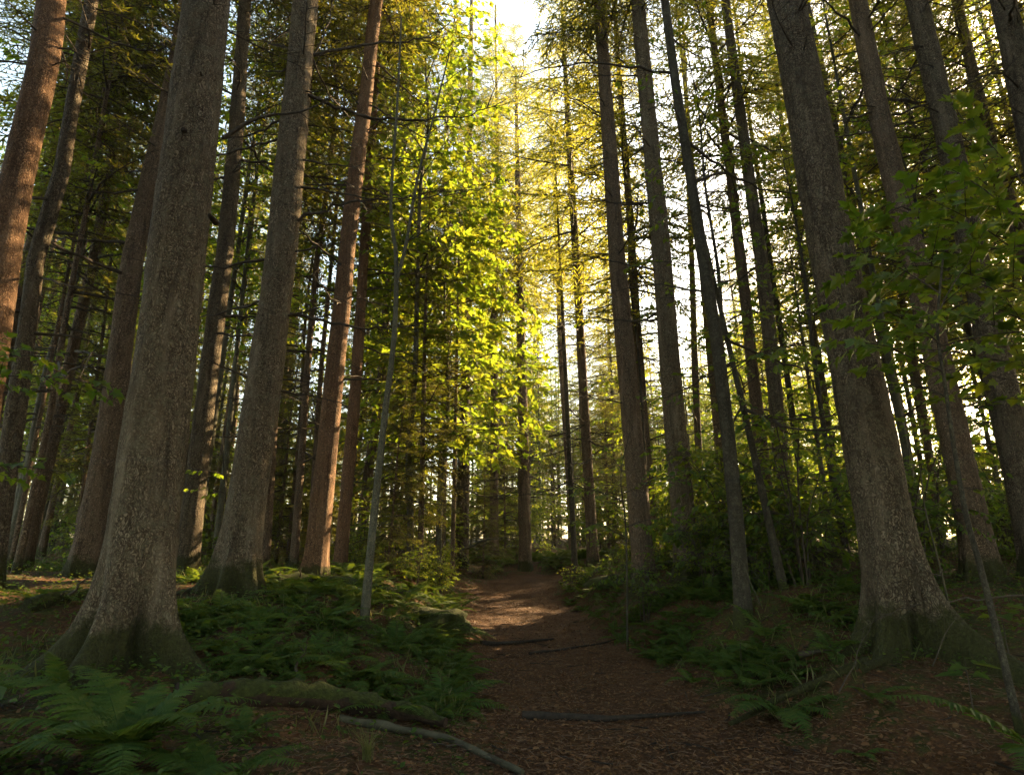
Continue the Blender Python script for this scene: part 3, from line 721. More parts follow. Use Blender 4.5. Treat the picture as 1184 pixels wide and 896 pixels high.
# unseen trees added behind and beside the viewpoint, one mass shading the path
def mass(name, label, spots, seed, kinds, mats=(M_TWIG, M_NEEDLE, M_BROWN)):
    r = np.random.RandomState(seed); mb = MB()
    lib = [conifer_crown(60 + i, *a, BOUGHS, None, .1) for i, a in enumerate(kinds)]
    for x, y, k in spots:
        M = np.array(Matrix.Translation((x, y, gz(x, y))) @ Matrix.Rotation(r.uniform(0, 6.28), 4, 'Z') @ Matrix.Scale(r.uniform(.85, 1.15), 4))
        mb.merge(lib[k], M)
        tube(mb, [(x, y, gz(x, y) - .3), (x, y, gz(x, y) + kinds[k][0] * .9)], [.2, .04], 8, 2)
    tag(link(name, mb.mesh(name, list(mats))), label, 'forest', kind='stuff')
r = np.random.RandomState(77)
sp = [(r.uniform(-16, 16), r.uniform(-18, -2.5), r.randint(2)) for _ in range(26)]
sp = [q_ for q_ in sp if abs(q_[0] - 1.2) > 1.8]
sp += [(-8 - r.uniform(0, 9), r.uniform(-3, 2), r.randint(2)) for _ in range(9)]
sp += [(8.5 + r.uniform(0, 8), r.uniform(-2, 4.5), r.randint(2)) for _ in range(13)] + [(11 + r.uniform(0, 5), r.uniform(5.5, 9.5), 1) for _ in range(7)]
mass('forest', 'unseen spruce wood added around the viewpoint to shade the path', sp, 3, [(22, 6, 3.0, .8, 5), (18, 4, 2.8, .8, 5)])
far_sp = []
for _ in range(150):
    a = r.uniform(-52, 52); d_ = r.uniform(70, 120) + (25 if 12 < a < 40 else 0); far_sp.append((d_ * sin(R(a)), d_ * cos(R(a)), r.randint(2)))
mass('distant_forest', 'far off wooded skyline closing the view between the trunks', far_sp, 4, [(15, 1.5, 3.4, 1.5, 4), (12, 1, 3.0, 1.3, 4)])

# ------------------------------------------------------------------ broadleaved trees
def leaf_tree(name, label, x, y, H, r0, limbs, seed, leafm, barkm, leaf=.13, tmpl='maple', lean=(0, 0), group=None, cat='tree', sides=16, step=.16, side=.9):
    """stem with limbs given as (height, azimuth, length, rise)"""
    r = np.random.RandomState(seed); z0 = gz(x, y); e = empty(name, (x, y, z0), label, cat, group)
    zl = np.linspace(-1, H, 50); w_ = Waves(seed, 5, 3, 1)
    ax = (zl, lean[0] * zl + .09 * (w_(zl) - w_(np.array([0.])))); ay = (zl, lean[1] * zl + .07 * (w_(zl + 4) - w_(np.array([4.]))))
    link('trunk', trunk_shape(ax, ay, H, r0, seed, sides, .15, .4, .2, .03, 5, .75, -.2).mesh('trunk', [barkm]), e)
    mb = MB()
    for h, az, L, rise in limbs:
        p0 = np.array([np.interp(h, *ax), np.interp(h, *ay), h])
        p1 = p0 + np.array([cos(az) * L, sin(az) * L, rise * L])
        leafy_limb(mb, p0, p1, r, leaf, side * min(1.0, L * .5), .006 + .008 * L, .3, .06, step, tmpl)
    link('crown', mb.mesh('crown', [M_TWIG, leafm]), e)
    return e
def ring_limbs(seed, h0, h1, gap, L, rise=(.0, .35)):
    r = np.random.RandomState(seed); out = []; h = h0; a = r.uniform(0, 6)
    while h < h1:
        out.append((h, a, L * r.uniform(.6, 1.15) * (1 - .45 * (h - h0) / (h1 - h0)), r.uniform(*rise))); a += 2.4 + r.normal(0, .3); h += gap * r.uniform(.6, 1.4)
    return out
def GP(px, Y): return (px - 592) / FPX * Y * 1.0
leaf_tree('maple_tree', 'sunlit yellow green maple with layered leaves left of the path end', GP(512, 15), 15, 10.5, .07, ring_limbs(1, 2.7, 10.3, .10, 2.6), 1, M_LEAF, M_SMOOTH, .21, step=.15, side=1.15)
leaf_tree('maple_tree', 'tall maple with bright leaves high in the gap above the forked sapling', GP(478, 13.5), 13.5, 16, .08, ring_limbs(2, 6.5, 15.8, .12, 2.8), 2, M_LEAF, M_SMOOTH, .19, side=1.1)
leaf_tree('maple_tree', 'slim maple with yellow leaves between the red pines and the sunlit maple', GP(445, 17), 17, 12, .07, ring_limbs(3, 2.0, 11.8, .16, 2.3), 3, M_LEAF, M_SMOOTH, .18)
leaf_tree('beech_tree', 'leafy green beech in the upper left behind the leaning trunks', GP(120, 12.5), 12.5, 14, .08, ring_limbs(4, 5.5, 13.8, .16, 2.8), 4, M_LEAF, M_SMOOTH, .13, 'oval')
leaf_tree('beech_tree', 'leafy beech spreading above the stout grey spruce and the red pine', GP(385, 14), 14, 15, .09, ring_limbs(5, 6.5, 14.8, .17, 2.8), 5, M_LEAF, M_SMOOTH, .13, 'oval')
leaf_tree('beech_tree', 'green beech crown high between the leaning corner trunks at the upper left', GP(30, 9.5), 9.5, 12, .07, ring_limbs(14, 6.0, 11.8, .17, 2.4), 14, M_LEAF, M_SMOOTH, .13, 'oval')
leaf_tree('beech_tree', 'green beech crown between the thickest spruce and the stout one, near the top', GP(262, 13), 13, 14.5, .07, ring_limbs(15, 5.0, 14.3, .17, 2.5), 15, M_LEAF, M_SMOOTH, .14, 'oval')
leaf_tree('beech_tree', 'slim leafy beech added for shade between the two close trunks of the right bank', GP(742, 13.4), 13.4, 8.5, .045, ring_limbs(17, 3.0, 8.3, .24, 1.6), 17, M_LEAF, M_DARKSM, .12, 'oval')  # extra tree, added so its crown keeps sun patches off the left bank
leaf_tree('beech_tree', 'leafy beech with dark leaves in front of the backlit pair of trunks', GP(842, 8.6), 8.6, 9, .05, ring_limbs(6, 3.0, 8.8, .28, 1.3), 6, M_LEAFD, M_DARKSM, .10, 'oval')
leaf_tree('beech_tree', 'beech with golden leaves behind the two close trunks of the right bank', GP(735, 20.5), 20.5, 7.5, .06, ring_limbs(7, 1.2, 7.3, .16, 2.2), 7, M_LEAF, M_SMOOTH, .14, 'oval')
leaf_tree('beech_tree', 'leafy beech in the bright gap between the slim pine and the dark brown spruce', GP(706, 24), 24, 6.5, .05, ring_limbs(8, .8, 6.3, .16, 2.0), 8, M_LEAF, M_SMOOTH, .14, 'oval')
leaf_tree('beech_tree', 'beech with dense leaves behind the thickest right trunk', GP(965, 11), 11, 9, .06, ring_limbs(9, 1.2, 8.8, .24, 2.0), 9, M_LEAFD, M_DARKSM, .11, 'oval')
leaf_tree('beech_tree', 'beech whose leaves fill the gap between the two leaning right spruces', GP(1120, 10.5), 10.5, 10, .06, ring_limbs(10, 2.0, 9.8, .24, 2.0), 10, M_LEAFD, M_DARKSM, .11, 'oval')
leaf_tree('beech_tree', 'slim beech with golden leaves left of the backlit pair', GP(838, 26), 26, 8.5, .06, ring_limbs(11, 1.0, 8.3, .18, 2.3), 11, M_LEAF, M_SMOOTH, .14, 'oval')

def far_leaf(seed, H, h0, gap, L, leaf):
    r = np.random.RandomState(seed); mb = MB()
    for h, az, L_, rise in ring_limbs(seed, h0, H - .2, gap, L):
        p0 = np.array([0, 0, h]); leafy_limb(mb, p0, p0 + np.array([cos(az) * L_, sin(az) * L_, rise * L_]), r, leaf, .95 * min(1, L_ * .5), .006 + .008 * L_, .25, .06, .17, 'oval', sides=3)
    return trunk_shape((np.array([-2, H]), np.array([0, 0.])), (np.array([-2, H]), np.array([0, 0.])), H, .08, seed, 12, .5, .4, .2, .03, 5, .75, -.4).mesh('trunk', [M_SMOOTH]), mb.mesh('crown', [M_TWIG, M_LEAF])
FAR_LEAF += [far_leaf(31, 13, 2.5, .22, 2.4, .17), far_leaf(32, 15, 5, .22, 2.6, .17), far_leaf(33, 9, 1.2, .2, 2.0, .16), far_leaf(34, 19, 4, .22, 2.9, .19)]
FAR_LOW += [far_leaf(35, 6.5, .8, .17, 1.8, .16), far_leaf(36, 8, 1.0, .18, 1.9, .16)]
leaf_scatter(26, 21, wedge(-60, 400, 13, 34), 'one of the green broadleaved trees filling the wood behind the left trunks', 'broadleaved trees of the left wood')
leaf_scatter(8, 22, wedge(400, 545, 18, 34), 'one of the broadleaved trees deep behind the sunlit maples', 'broadleaved trees behind the sunlit maples')
leaf_scatter(26, 23, wedge(610, 920, 18, 40), 'one of the golden broadleaved trees beyond the right bank', 'golden broadleaved trees beyond the right bank', 1.4, .8, 1.1, FAR_LOW)
FAR_TALL = [FAR_LEAF[0], FAR_LEAF[1], FAR_LEAF[3]]
leaf_scatter(14, 25, wedge(545, 668, 31, 45), 'one of the pale golden broadleaved trees in the haze beyond the path end', 'pale broadleaved trees beyond the path end', 1.5, .85, 1.2, FAR_TALL)
leaf_scatter(30, 26, wedge(655, 980, 50, 76), 'one of the far golden broadleaved trees in the sun glow beyond the right bank', 'far golden broadleaved trees', 1.8, .9, 1.15, FAR_TALL)
leaf_scatter(20, 27, wedge(690, 1000, 26, 46), 'one of the mid height golden broadleaved trees between the right bank and the far glow', 'mid height golden broadleaved trees', 1.6, .85, 1.1, [FAR_LEAF[0]])
leaf_scatter(19, 24, wedge(900, 1300, 11, 24), 'one of the green broadleaved trees between the trunks at the far right', 'broadleaved trees at the far right')
# crown of the smooth dark stem: leafy limbs where the photo shows its leaves
def add_limbs(key, limbs, leafm, leaf=.1, tmpl='oval', seed=1, part='crown', side=.8, step=.14):
    e, base, axis, r0 = HERO[key]; r = np.random.RandomState(seed); mb = MB()
    for h, az, L, rise in limbs:
        p0 = axis(h); leafy_limb(mb, p0, p0 + np.array([cos(az) * L, sin(az) * L, rise * L]), r, leaf, side * min(1, L * .55), .006 + .006 * L, .3, .06, step, tmpl)
    link(part, mb.mesh(part, [M_TWIG, leafm]), e)
add_limbs('C7', ring_limbs(21, 2.2, 11, .42, 1.3), M_LEAFD, .10, 'oval', 1)
add_limbs('C8', ring_limbs(22, 1.2, 5.6, .35, 1.0), M_LEAFD, .09, 'oval', 2)

# forked grey sapling on the left bank
def sapling(name, label, stems, m, seed, limbs=(), leafm=None, leaf=.11, tmpl='maple', cat='sapling', dead=0):
    """stems: list of (photo points, distance, base radius, tip radius); the first one stands on the ground"""
    r = np.random.RandomState(seed); (p0, Y0, ra, rb) = stems[0]
    b = at(*p0[0], Y0); x = b[0]; z = gz(x, Y0); base = np.array([x, Y0, z])
    e = empty(name, base, label, cat)
    mb = MB()
    for i, (pp, Y, ra, rb) in enumerate(stems):
        P = [at(px, py, Y) - base for px, py in pp]
        if i == 0: P[0][2] = -.15
        c = curve_pts(P, 60); tube(mb, c, np.linspace(ra, rb, 60) * (1 + (.5 * np.exp(-np.linspace(0, 1, 60) * 25) if i == 0 else 0)), 14, 0)
    link('stem', mb.mesh('stem', [m]), e)
    if limbs:
        mb = MB()
        for a, c, Ya, Yc, sd in limbs:
            leafy_limb(mb, at(*a, Ya) - base, at(*c, Yc) - base, r, leaf, sd, .008, .12, .05, leaf * 1.1, tmpl)
        link('leaves', mb.mesh('leaves', [M_TWIG, leafm]), e)
    for k in range(dead):
        pp, Y = stems[k % len(stems)][:2]; i = r.randint(1, len(pp)); a = at(*pp[i], Y) - base
        d = unit(np.array([r.choice([-1, 1]), r.normal(0, .5), r.uniform(.1, .9)]))
        link('twig', dead_branch_mesh(a, a + d * r.uniform(.4, 1.2), .008, r).mesh('twig', [M_TWIG]), e)
    return e
sapling('maple_sapling', 'slim smooth grey sapling forking in two halfway up, on the left bank by the path', [
    ([(420, 727), (432, 600), (445, 480), (456, 385), (458, 300), (452, 235), (460, 110), (464, 20)], 7.0, .048, .012),
    ([(457, 330), (470, 280), (482, 210), (500, 140), (520, 60)], 7.0, .026, .010)], M_SMOOTH, 3, dead=7)
# near maple at the right border: dark twisted stem and wide sprays of leaves
sapling('maple_sapling', 'thin dark crooked maple sapling carrying wide leaf sprays in front of the thickest right trunk', [
    ([(1172, 806), (1150, 720), (1132, 650), (1116, 590), (1102, 510), (1092, 440), (1084, 380), (1090, 300)], 4.3, .023, .008)], M_DARKSM, 8,
    [((1092, 430), (965, 385), 4.3, 4.1, .6), ((1088, 340), (1000, 290), 4.3, 4.4, .6), ((1090, 400), (1000, 345), 4.3, 3.9, .6), ((1086, 360), (1120, 300), 4.3, 4.2, .6), ((1090, 400), (1178, 380), 4.3, 4.0, .5),
     ((1084, 380), (1030, 360), 4.3, 4.6, .4), ((1096, 460), (1010, 430), 4.3, 4.5, .3)], M_LEAFD, .105)
sapling('maple_sapling', 'maple leaning in from the right border with layered dark green leaf sprays', [
    ([(1290, 760), (1270, 560), (1235, 400), (1200, 280), (1180, 170)], 4.6, .03, .01)], M_DARKSM, 9,
    [((1225, 350), (985, 292), 4.6, 4.5, .8), ((1215, 300), (1030, 235), 4.6, 4.7, .8), ((1200, 270), (1080, 180), 4.6, 4.8, .7), ((1240, 420), (1080, 350), 4.6, 4.3, .7),
     ((1190, 220), (1110, 130), 4.6, 4.9, .6), ((1235, 400), (1040, 310), 4.6, 4.9, .8), ((1240, 400), (1010, 265), 4.6, 5.2, .8), ((1225, 330), (1060, 215), 4.6, 4.2, .7),
     ((1245, 440), (1020, 395), 4.6, 5.0, .7), ((1210, 290), (1130, 200), 4.6, 4.3, .6), ((1250, 470), (1100, 420), 4.6, 4.6, .6), ((1200, 250), (1090, 240), 4.6, 5.3, .7)], M_LEAFD, .14)
sapling('maple_sapling', 'leaf sprays of a sapling reaching in low at the left border', [
    ([(-90, 760), (-70, 600), (-60, 450), (-58, 380)], 5.0, .022, .008)], M_DARKSM, 10,
    [((-60, 440), (118, 438), 5.0, 5.1, .5), ((-60, 420), (60, 408), 5.0, 5.4, .45), ((-66, 545), (78, 540), 5.0, 5.2, .4)], M_LEAFD, .10)
sapling('beech_sapling', 'sapling with a yellow lit leaf spray low between the two left spruces', [
    ([(262, 690), (262, 600), (258, 520), (262, 470)], 9.0, .012, .004)], M_DARKSM, 12,
    [((260, 550), (222, 540), 9, 9, .45), ((260, 535), (296, 532), 9, 9.1, .4), ((259, 570), (235, 565), 9, 8.8, .35)], M_LEAF, .11, 'oval')
sapling('beech_sapling', 'beech sapling with flat leaf sprays before the two close right bank trunks', [
    ([(722, 690), (724, 620), (718, 550), (728, 500)], 8.6, .014, .004)], M_DARKSM, 13,
    [((722, 580), (660, 560), 8.6, 8.5, .5), ((722, 570), (790, 545), 8.6, 8.6, .5), ((722, 620), (670, 600), 8.6, 8.5, .45), ((722, 610), (780, 595), 8.6, 8.4, .5), ((720, 545), (700, 520), 8.6, 8.8, .4)], M_LEAFD, .085, 'oval')
sapling('beech_sapling', 'bare whip sapling with a pale bent top beside the crooked maple sapling', [
    ([(1112, 760), (1088, 660), (1070, 590), (1064, 540)], 5.6, .010, .005)], M_PALEWOOD, 14, dead=2)

# ------------------------------------------------------------------ shrubs
def shrub_meshes(seed, H, n, leaf, leafm, tmpl='oval'):
    r = np.random.RandomState(seed); st = MB(); lv = MB()
    for k in range(n):
        a = r.uniform(0, 6.28); h = H * r.uniform(.6, 1.05); sp_ = H * r.uniform(.1, .5)
        top = np.array([cos(a) * sp_, sin(a) * sp_, h]); c = curve_pts([np.array([cos(a) * .05, sin(a) * .05, -.1]), top * np.array([.35, .35, .55]), top], 10)
        tube(st, c, np.linspace(.012, .004, 10) * (H / 1.6), 5, 0)
        for j in range(int(3 + 3 * H)):
            i = r.randint(3, 9); d = r.uniform(0, 6.28); L = H * r.uniform(.22, .45)
            leafy_limb(lv, c[i], c[i] + np.array([cos(d) * L, sin(d) * L, L * r.uniform(-.1, .35)]), r, leaf, L * .55, .005, .15, .1, leaf * 1.3, tmpl, sides=3)
    return st.mesh('stem', [M_TWIG]), lv.mesh('leaves', [M_TWIG, leafm])
SH = [shrub_meshes(1, 1.7, 5, .085, M_LEAF), shrub_meshes(2, 1.1, 4, .07, M_LEAF), shrub_meshes(3, 2.4, 5, .09, M_LEAF, 'maple'), shrub_meshes(4, .8, 5, .07, M_LEAF)]
SHD = [shrub_meshes(5, 1.6, 5, .085, M_LEAFD), shrub_meshes(6, 1.0, 4, .07, M_LEAFD), shrub_meshes(7, .8, 5, .075, M_LEAFD, 'maple')]
def shrub(lib, x, y, s, rng, label, group):
    e = empty('shrub', (x, y, gz(x, y)), label, 'shrub', group, rng.uniform(0, 6.28)); e.scale = (s, s, s)
    a, b = lib[rng.randint(len(lib))]; link('stem', a, e); link('leaves', b, e)
def shrubs(n, seed, px0, px1, y0, y1, lib, label, group, s0=.7, s1=1.3, clear=1.35):
    rng = np.random.RandomState(seed); c = 0
    for _ in range(n * 30):
        if c >= n: break
        y = rng.uniform(y0, y1); x = (rng.uniform(px0, px1) - 592) / FPX * y
        d, _s = path_dist(np.array([x]), np.array([y]))
        if in_lane(x, y, .8 if y < 20 else 1.7): continue
        if d[0] < clear or any((x - a) ** 2 + (y - b) ** 2 < .2 for a, b, r_ in TAKEN): continue
        shrub(lib, x, y, rng.uniform(s0, s1), rng, label, group); c += 1
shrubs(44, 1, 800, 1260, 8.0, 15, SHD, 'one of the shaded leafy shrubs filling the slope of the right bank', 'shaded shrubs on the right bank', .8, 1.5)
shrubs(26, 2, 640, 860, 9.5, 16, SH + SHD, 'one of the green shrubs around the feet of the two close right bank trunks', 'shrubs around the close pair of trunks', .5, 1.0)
shrubs(34, 3, 640, 1220, 16, 30, SH, 'one of the golden lit shrubs behind the right bank', 'golden shrubs behind the right bank', .9, 1.7)
shrubs(18, 4, 500, 700, 23, 36, SH, 'one of the lit shrubs in the hollow beyond the path end', 'shrubs in the hollow beyond the path end', .8, 1.5)
shrubs(14, 5, 370, 535, 14.5, 21, SH, 'one of the yellow lit shrubs left of the path end below the maples', 'yellow shrubs left of the path end', .5, 1.0)
shrubs(10, 7, 375, 520, 11.5, 14.5, SH, 'one of the low shrubs at the feet of the red pines and the sunlit maple', 'low shrubs by the red pines', .4, .75)
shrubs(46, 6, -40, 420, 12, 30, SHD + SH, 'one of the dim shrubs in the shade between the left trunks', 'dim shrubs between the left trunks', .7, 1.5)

# ------------------------------------------------------------------ ferns
def frond(seed, L=.7, arch=.5, pin=24, wmax=.16, hero=False, rise=.75):
    """one fern frond growing along +x: rachis and two rows of toothed pinnae"""
    r = np.random.RandomState(seed); mb = MB(); t = np.linspace(0, 1, 14)
    ang = rise - (rise + arch) * t ** 1.1
    x = np.concatenate([[0], np.cumsum(np.cos((ang[1:] + ang[:-1]) / 2))]) * L / 13; z = np.concatenate([[0], np.cumsum(np.sin((ang[1:] + ang[:-1]) / 2))]) * L / 13
    y = .03 * L * np.sin(2.2 * t + r.uniform(0, 6))
    ax = np.stack([x, y, z], -1); tube(mb, ax, np.linspace(.0045, .001, 14) * (L / .7), 4, 0, False)
    if hero:
        k = 7; seg = np.linspace(0, 1, k * 2 + 1)
        wd = np.where(np.arange(k * 2 + 1) % 2 == 0, .075, .15) * (1 - seg ** 2.5); wd[-1] = 0
        mid = np.stack([0 * seg, seg, -.16 * seg ** 2], -1)
        le = mid + np.stack([wd, -.06 * seg * 0 + .03, .02 + 0 * seg], -1); ri = mid + np.stack([-wd, 0 * seg + .03, .02 + 0 * seg], -1)
        T_ = np.concatenate([mid, le, ri]); m_ = len(seg)
        F_ = [[i, i + 1, m_ + i + 1, m_ + i] for i in range(m_ - 1)] + [[i + 1, i, 2 * m_ + i, 2 * m_ + i + 1] for i in range(m_ - 1)]
    else:
        T_ = [(0, 0, 0), (.10, .3, .03), (.07, .7, -.03), (0, 1, -.16), (-.07, .7, -.03), (-.10, .3, .03)]; F_ = [[0, 1, 2, 3], [0, 3, 4, 5]]
    P = []; D = []; N = []; Sz = []
    for tt in np.linspace(.13, .985, pin):
        b = np.array([np.interp(tt, t, ax[:, i]) for i in range(3)]); j = min(12, int(tt * 13)); d = unit(ax[j + 1] - ax[j])
        n = unit(np.cross(np.cross(d, [0, 0, 1.0]), d)); w = wmax * (L / .7) * min(1, .45 + 2.3 * (tt - .1)) * max(.1, (1 - tt)) ** .65 * 1.35
        sd = unit(np.cross(n, d))
        for s in (-1, 1):
            a = r.normal(.42, .06)
            P.append(b); D.append(sd * s * cos(a) + d * sin(a) + n * r.normal(-.05, .07)); N.append(n + r.normal(0, .10, 3)); Sz.append(w * r.uniform(.92, 1.08))
    place_leaves(mb, T_, F_, np.array(P), np.array(D), np.array(N), np.array(Sz), 0)
    return mb
FR = [frond(i, .7, .3 + .15 * (i % 4), 26, .16) for i in range(5)]
def fern_mesh(seed, n=8, s=(.6, 1.1)):
    r = np.random.RandomState(seed); mb = MB(); a = r.uniform(0, 6)
    for k in range(n):
        mb.merge(FR[r.randint(5)], stampM(0, a + k * 6.28 / n + r.normal(0, .25), r.normal(0, .2), r.uniform(*s)))
    return mb.mesh('fern', [M_FERN])
FERN = [fern_mesh(i, 6 + i % 4) for i in range(7)]
CARPET = MB()
def ferns(n, seed, region, label, group, s0, s1, clear=1.3, carpet=False):
    rng = np.random.RandomState(seed); c = 0
    for _ in range(n * 40):
        if c >= n: break
        x, y = region(rng); d, _s = path_dist(np.array([x]), np.array([y]))
        if d[0] < clear or any((x - a) ** 2 + (y - b) ** 2 < .35 for a, b, r_ in TAKEN): continue
        if carpet:
            s = rng.uniform(s0, s1)
            for k in range(6):
                CARPET.merge(FR[rng.randint(5)], np.array(Matrix.Translation((x, y, gz(x, y)))) @ stampM(0, k * 1.05 + rng.uniform(-.3, .3), rng.normal(0, .2), s * rng.uniform(.6, 1.1)))
            c += 1; continue
        o = link('fern', FERN[rng.randint(7)], None, (x, y, gz(x, y) - .02)); s = rng.uniform(s0, s1)
        o.scale = (s, s, s * rng.uniform(.6, .95)); o.rotation_euler = (rng.normal(0, .1), rng.normal(0, .1), rng.uniform(0, 6.28))
        tag(o, label, 'fern', group); c += 1
ferns(170, 1, lambda r: (r.uniform(-3.6, -.5), r.uniform(5.15, 9.5)), 'one of the low ferns carpeting the shaded left bank beside the path', 'ferns carpeting the left bank', .4, .95, 1.2)
ferns(30, 2, lambda r: (r.uniform(-8, -3.2), r.uniform(5, 11)), 'one of the ferns in the shade among the left trunks', 'ferns among the left trunks', .5, .95)
ferns(55, 3, lambda r: (r.uniform(-3.2, -.6), r.uniform(9.5, 15.5)), 'one of the sunlit ferns on the left bank near the path end', None, .6, 1.0, carpet=True)
ferns(84, 4, lambda r: (r.uniform(1.6, 4.2), r.uniform(5.6, 12)), 'one of the low ferns on the slope of the right bank beside the path', 'ferns on the right bank slope', .5, .9, 1.35)
ferns(110, 7, lambda r: (r.uniform(1.2, 3.4), r.uniform(6.4, 17)), None, None, .32, .6, 1.12, True)
ferns(40, 5, lambda r: (r.uniform(3.8, 9), r.uniform(6.2, 12)), 'one of the ferns under the shrubs right of the thickest right trunk', None, .5, .9, carpet=True)
ferns(46, 8, lambda r: (r.uniform(1.9, 3.7), r.uniform(6.8, 10.6)), None, None, .5, .8, 1.2, True)
ferns(130, 6, lambda r: (r.uniform(-3.0, 3.6), r.uniform(19.5, 28)), 'one of the bright ferns in the grassy hollow beyond the path end', None, .8, 1.4, 1.2, True)
tag(link('fern_carpet', CARPET.mesh('fern_carpet', [M_FERN])), 'ferns running together over the far banks and the hollow beyond the path', 'ferns', kind='stuff')

HF = [frond(50 + i, .7, .35 + .12 * (i % 4), 30, .15, True, .7) for i in range(5)]
HFM = [h.mesh('frond', [M_FERN]) for h in HF]
def hero_fern(label, x, y, fronds, z=None, s=1):
    """fern with every frond a part: fronds = (azimuth deg, tilt deg, length scale)"""
    z = gz(x, y) - .01 if z is None else z
    e = empty('fern', (x, y, z), label, 'fern')
    for i, (az, el, k) in enumerate(fronds):
        o = link('frond', HFM[i % 5], e); o.rotation_euler = (0, -R(el), R(az)); o.scale = (k * s,) * 3
    return e
def hf_at(px, Y): return (px - 592) / FPX * Y * 1.02, Y
x, y = hf_at(205, 3.6)
hero_fern('large fern with long toothed fronds before the thickest spruce, lower left corner', x, y, [(-88, 12, 1.1), (-38, 14, 1.2), (-15, 16, 1.2), (12, 20, 1.1), (150, 20, 1.2), (182, 16, 1.35), (214, 10, 1.2), (-62, 4, 1.1), (100, 30, .9), (60, 28, .9)])
x, y = hf_at(60, 3.2)
hero_fern('fern cut by the left border at the bottom, left of the large toothed fern', x, y, [(-60, 4, 1.0), (-20, 8, 1.0), (20, 15, .9), (200, 8, 1.0), (-100, 0, .95), (150, 14, .9)])
x, y = hf_at(225, 3.0)
hero_fern('fern at the bottom border right below the large toothed fern', x, y, [(-30, -2, .85), (0, 6, .9), (30, 10, .8), (180, 4, .9), (-80, -8, .8), (150, 10, .75)])
x, y = hf_at(300, 3.35)
hero_fern('dark fern right of the large toothed fern, in front of the mossy log', x, y, [(-20, 8, .8), (20, 12, .7), (185, 10, .9), (-80, 2, .8), (150, 14, .7), (-130, 4, .75)])
x, y = hf_at(130, 4.45)
hero_fern('single upright fern frond against the mossy foot of the thickest spruce', x, y, [(-85, 42, .62), (-60, 20, .45)])
x, y = hf_at(322, 4.15)
hero_fern('small fern standing before the mossy log', x, y, [(-10, 12, .5), (170, 8, .5), (-80, 5, .42), (40, 20, .45), (120, 20, .42)])
x, y = hf_at(30, 4.1)
hero_fern('shaded fern at the left border beside the thickest spruce', x, y, [(-20, 8, .9), (20, 10, .8), (-80, 6, .9), (190, 8, .8), (-50, 0, .8)])
x, y = hf_at(1135, 3.75)
hero_fern('fern with one long arching frond at the bottom right', x, y, [(176, 12, 1.15), (-140, 4, .9), (-60, 2, .95), (-15, 8, .9), (-100, 0, .9), (30, 16, .8)], s=1.2)
x, y = hf_at(962, 4.9)
hero_fern('small fern with drooping fronds below the roots of the thickest right trunk', x, y, [(200, 8, .42), (-30, 8, .5), (-90, 0, .42), (250, 4, .42)])
x, y = hf_at(940, 4.35)
hero_fern('tiny fern at the right edge of the path near the bottom', x, y, [(-95, 0, .36), (-30, 8, .34), (190, 4, .3)])
x, y = hf_at(870, 5.3)
hero_fern('spreading fern on the right edge of the path left of the thickest right trunk', x, y, [(215, -5, 1.0), (190, 5, .8), (-100, -6, .9), (-60, 0, .8), (-20, 5, .8), (250, -8, .8)])
x, y = hf_at(430, 5.6)
hero_fern('fern spreading over the left bank above the mossy log', x, y, [(200, 4, .9), (-20, 2, .9), (-70, -4, .8), (-110, 0, .8), (160, 12, .8), (30, 14, .7)])

# seedlings by the right trunk and in the bottom right corner
def seedling(label, px, Y, H, leaf, n, seed, tmpl='maple'):
    r = np.random.RandomState(seed); x, y = hf_at(px, Y); e = empty('maple_seedling', (x, y, gz(x, y)), label, 'seedling')
    st = MB(); tube(st, [(0, 0, -.05), (.01, 0, H * .6), (.02, .01, H)], [.006, .004, .002], 5); link('stem', st.mesh('stem', [M_TWIG]), e)
    lv = MB(); a = r.uniform(0, 6, ) + np.arange(n) * 2.4
    P = np.stack([.02 + 0 * a, 0 * a, H * (.7 + .3 * np.arange(n) / n)], -1)
    D = np.stack([np.cos(a), np.sin(a), -.05 + 0 * a], -1); P = P + D * .04
    place_leaves(lv, MAPLE_T if tmpl == 'maple' else OVAL_T, MAPLE_F if tmpl == 'maple' else OVAL_F, P, D, np.array([0, 0, 1.0]) + r.normal(0, .15, (n, 3)), leaf * r.uniform(.7, 1.1, n), 0)
    link('leaves', lv.mesh('leaves', [M_FERN]), e)
seedling('maple seedling in front of the black hollow of the thickest right trunk', 1062, 4.6, .34, .17, 5, 1)
seedling('broad leaved seedling at the right border above the arching fern frond', 1172, 3.9, .42, .19, 5, 2, 'oval')
seedling('leafy seedling right of the foot of the thickest right trunk', 1110, 5.2, .55, .17, 7, 3)
seedling('pale seedling with broad leaves at the lower left border', 40, 3.5, .42, .2, 4, 4, 'oval')
seedling('seedling among the ferns under the smooth dark stem', 830, 6.3, .3, .16, 5, 5)

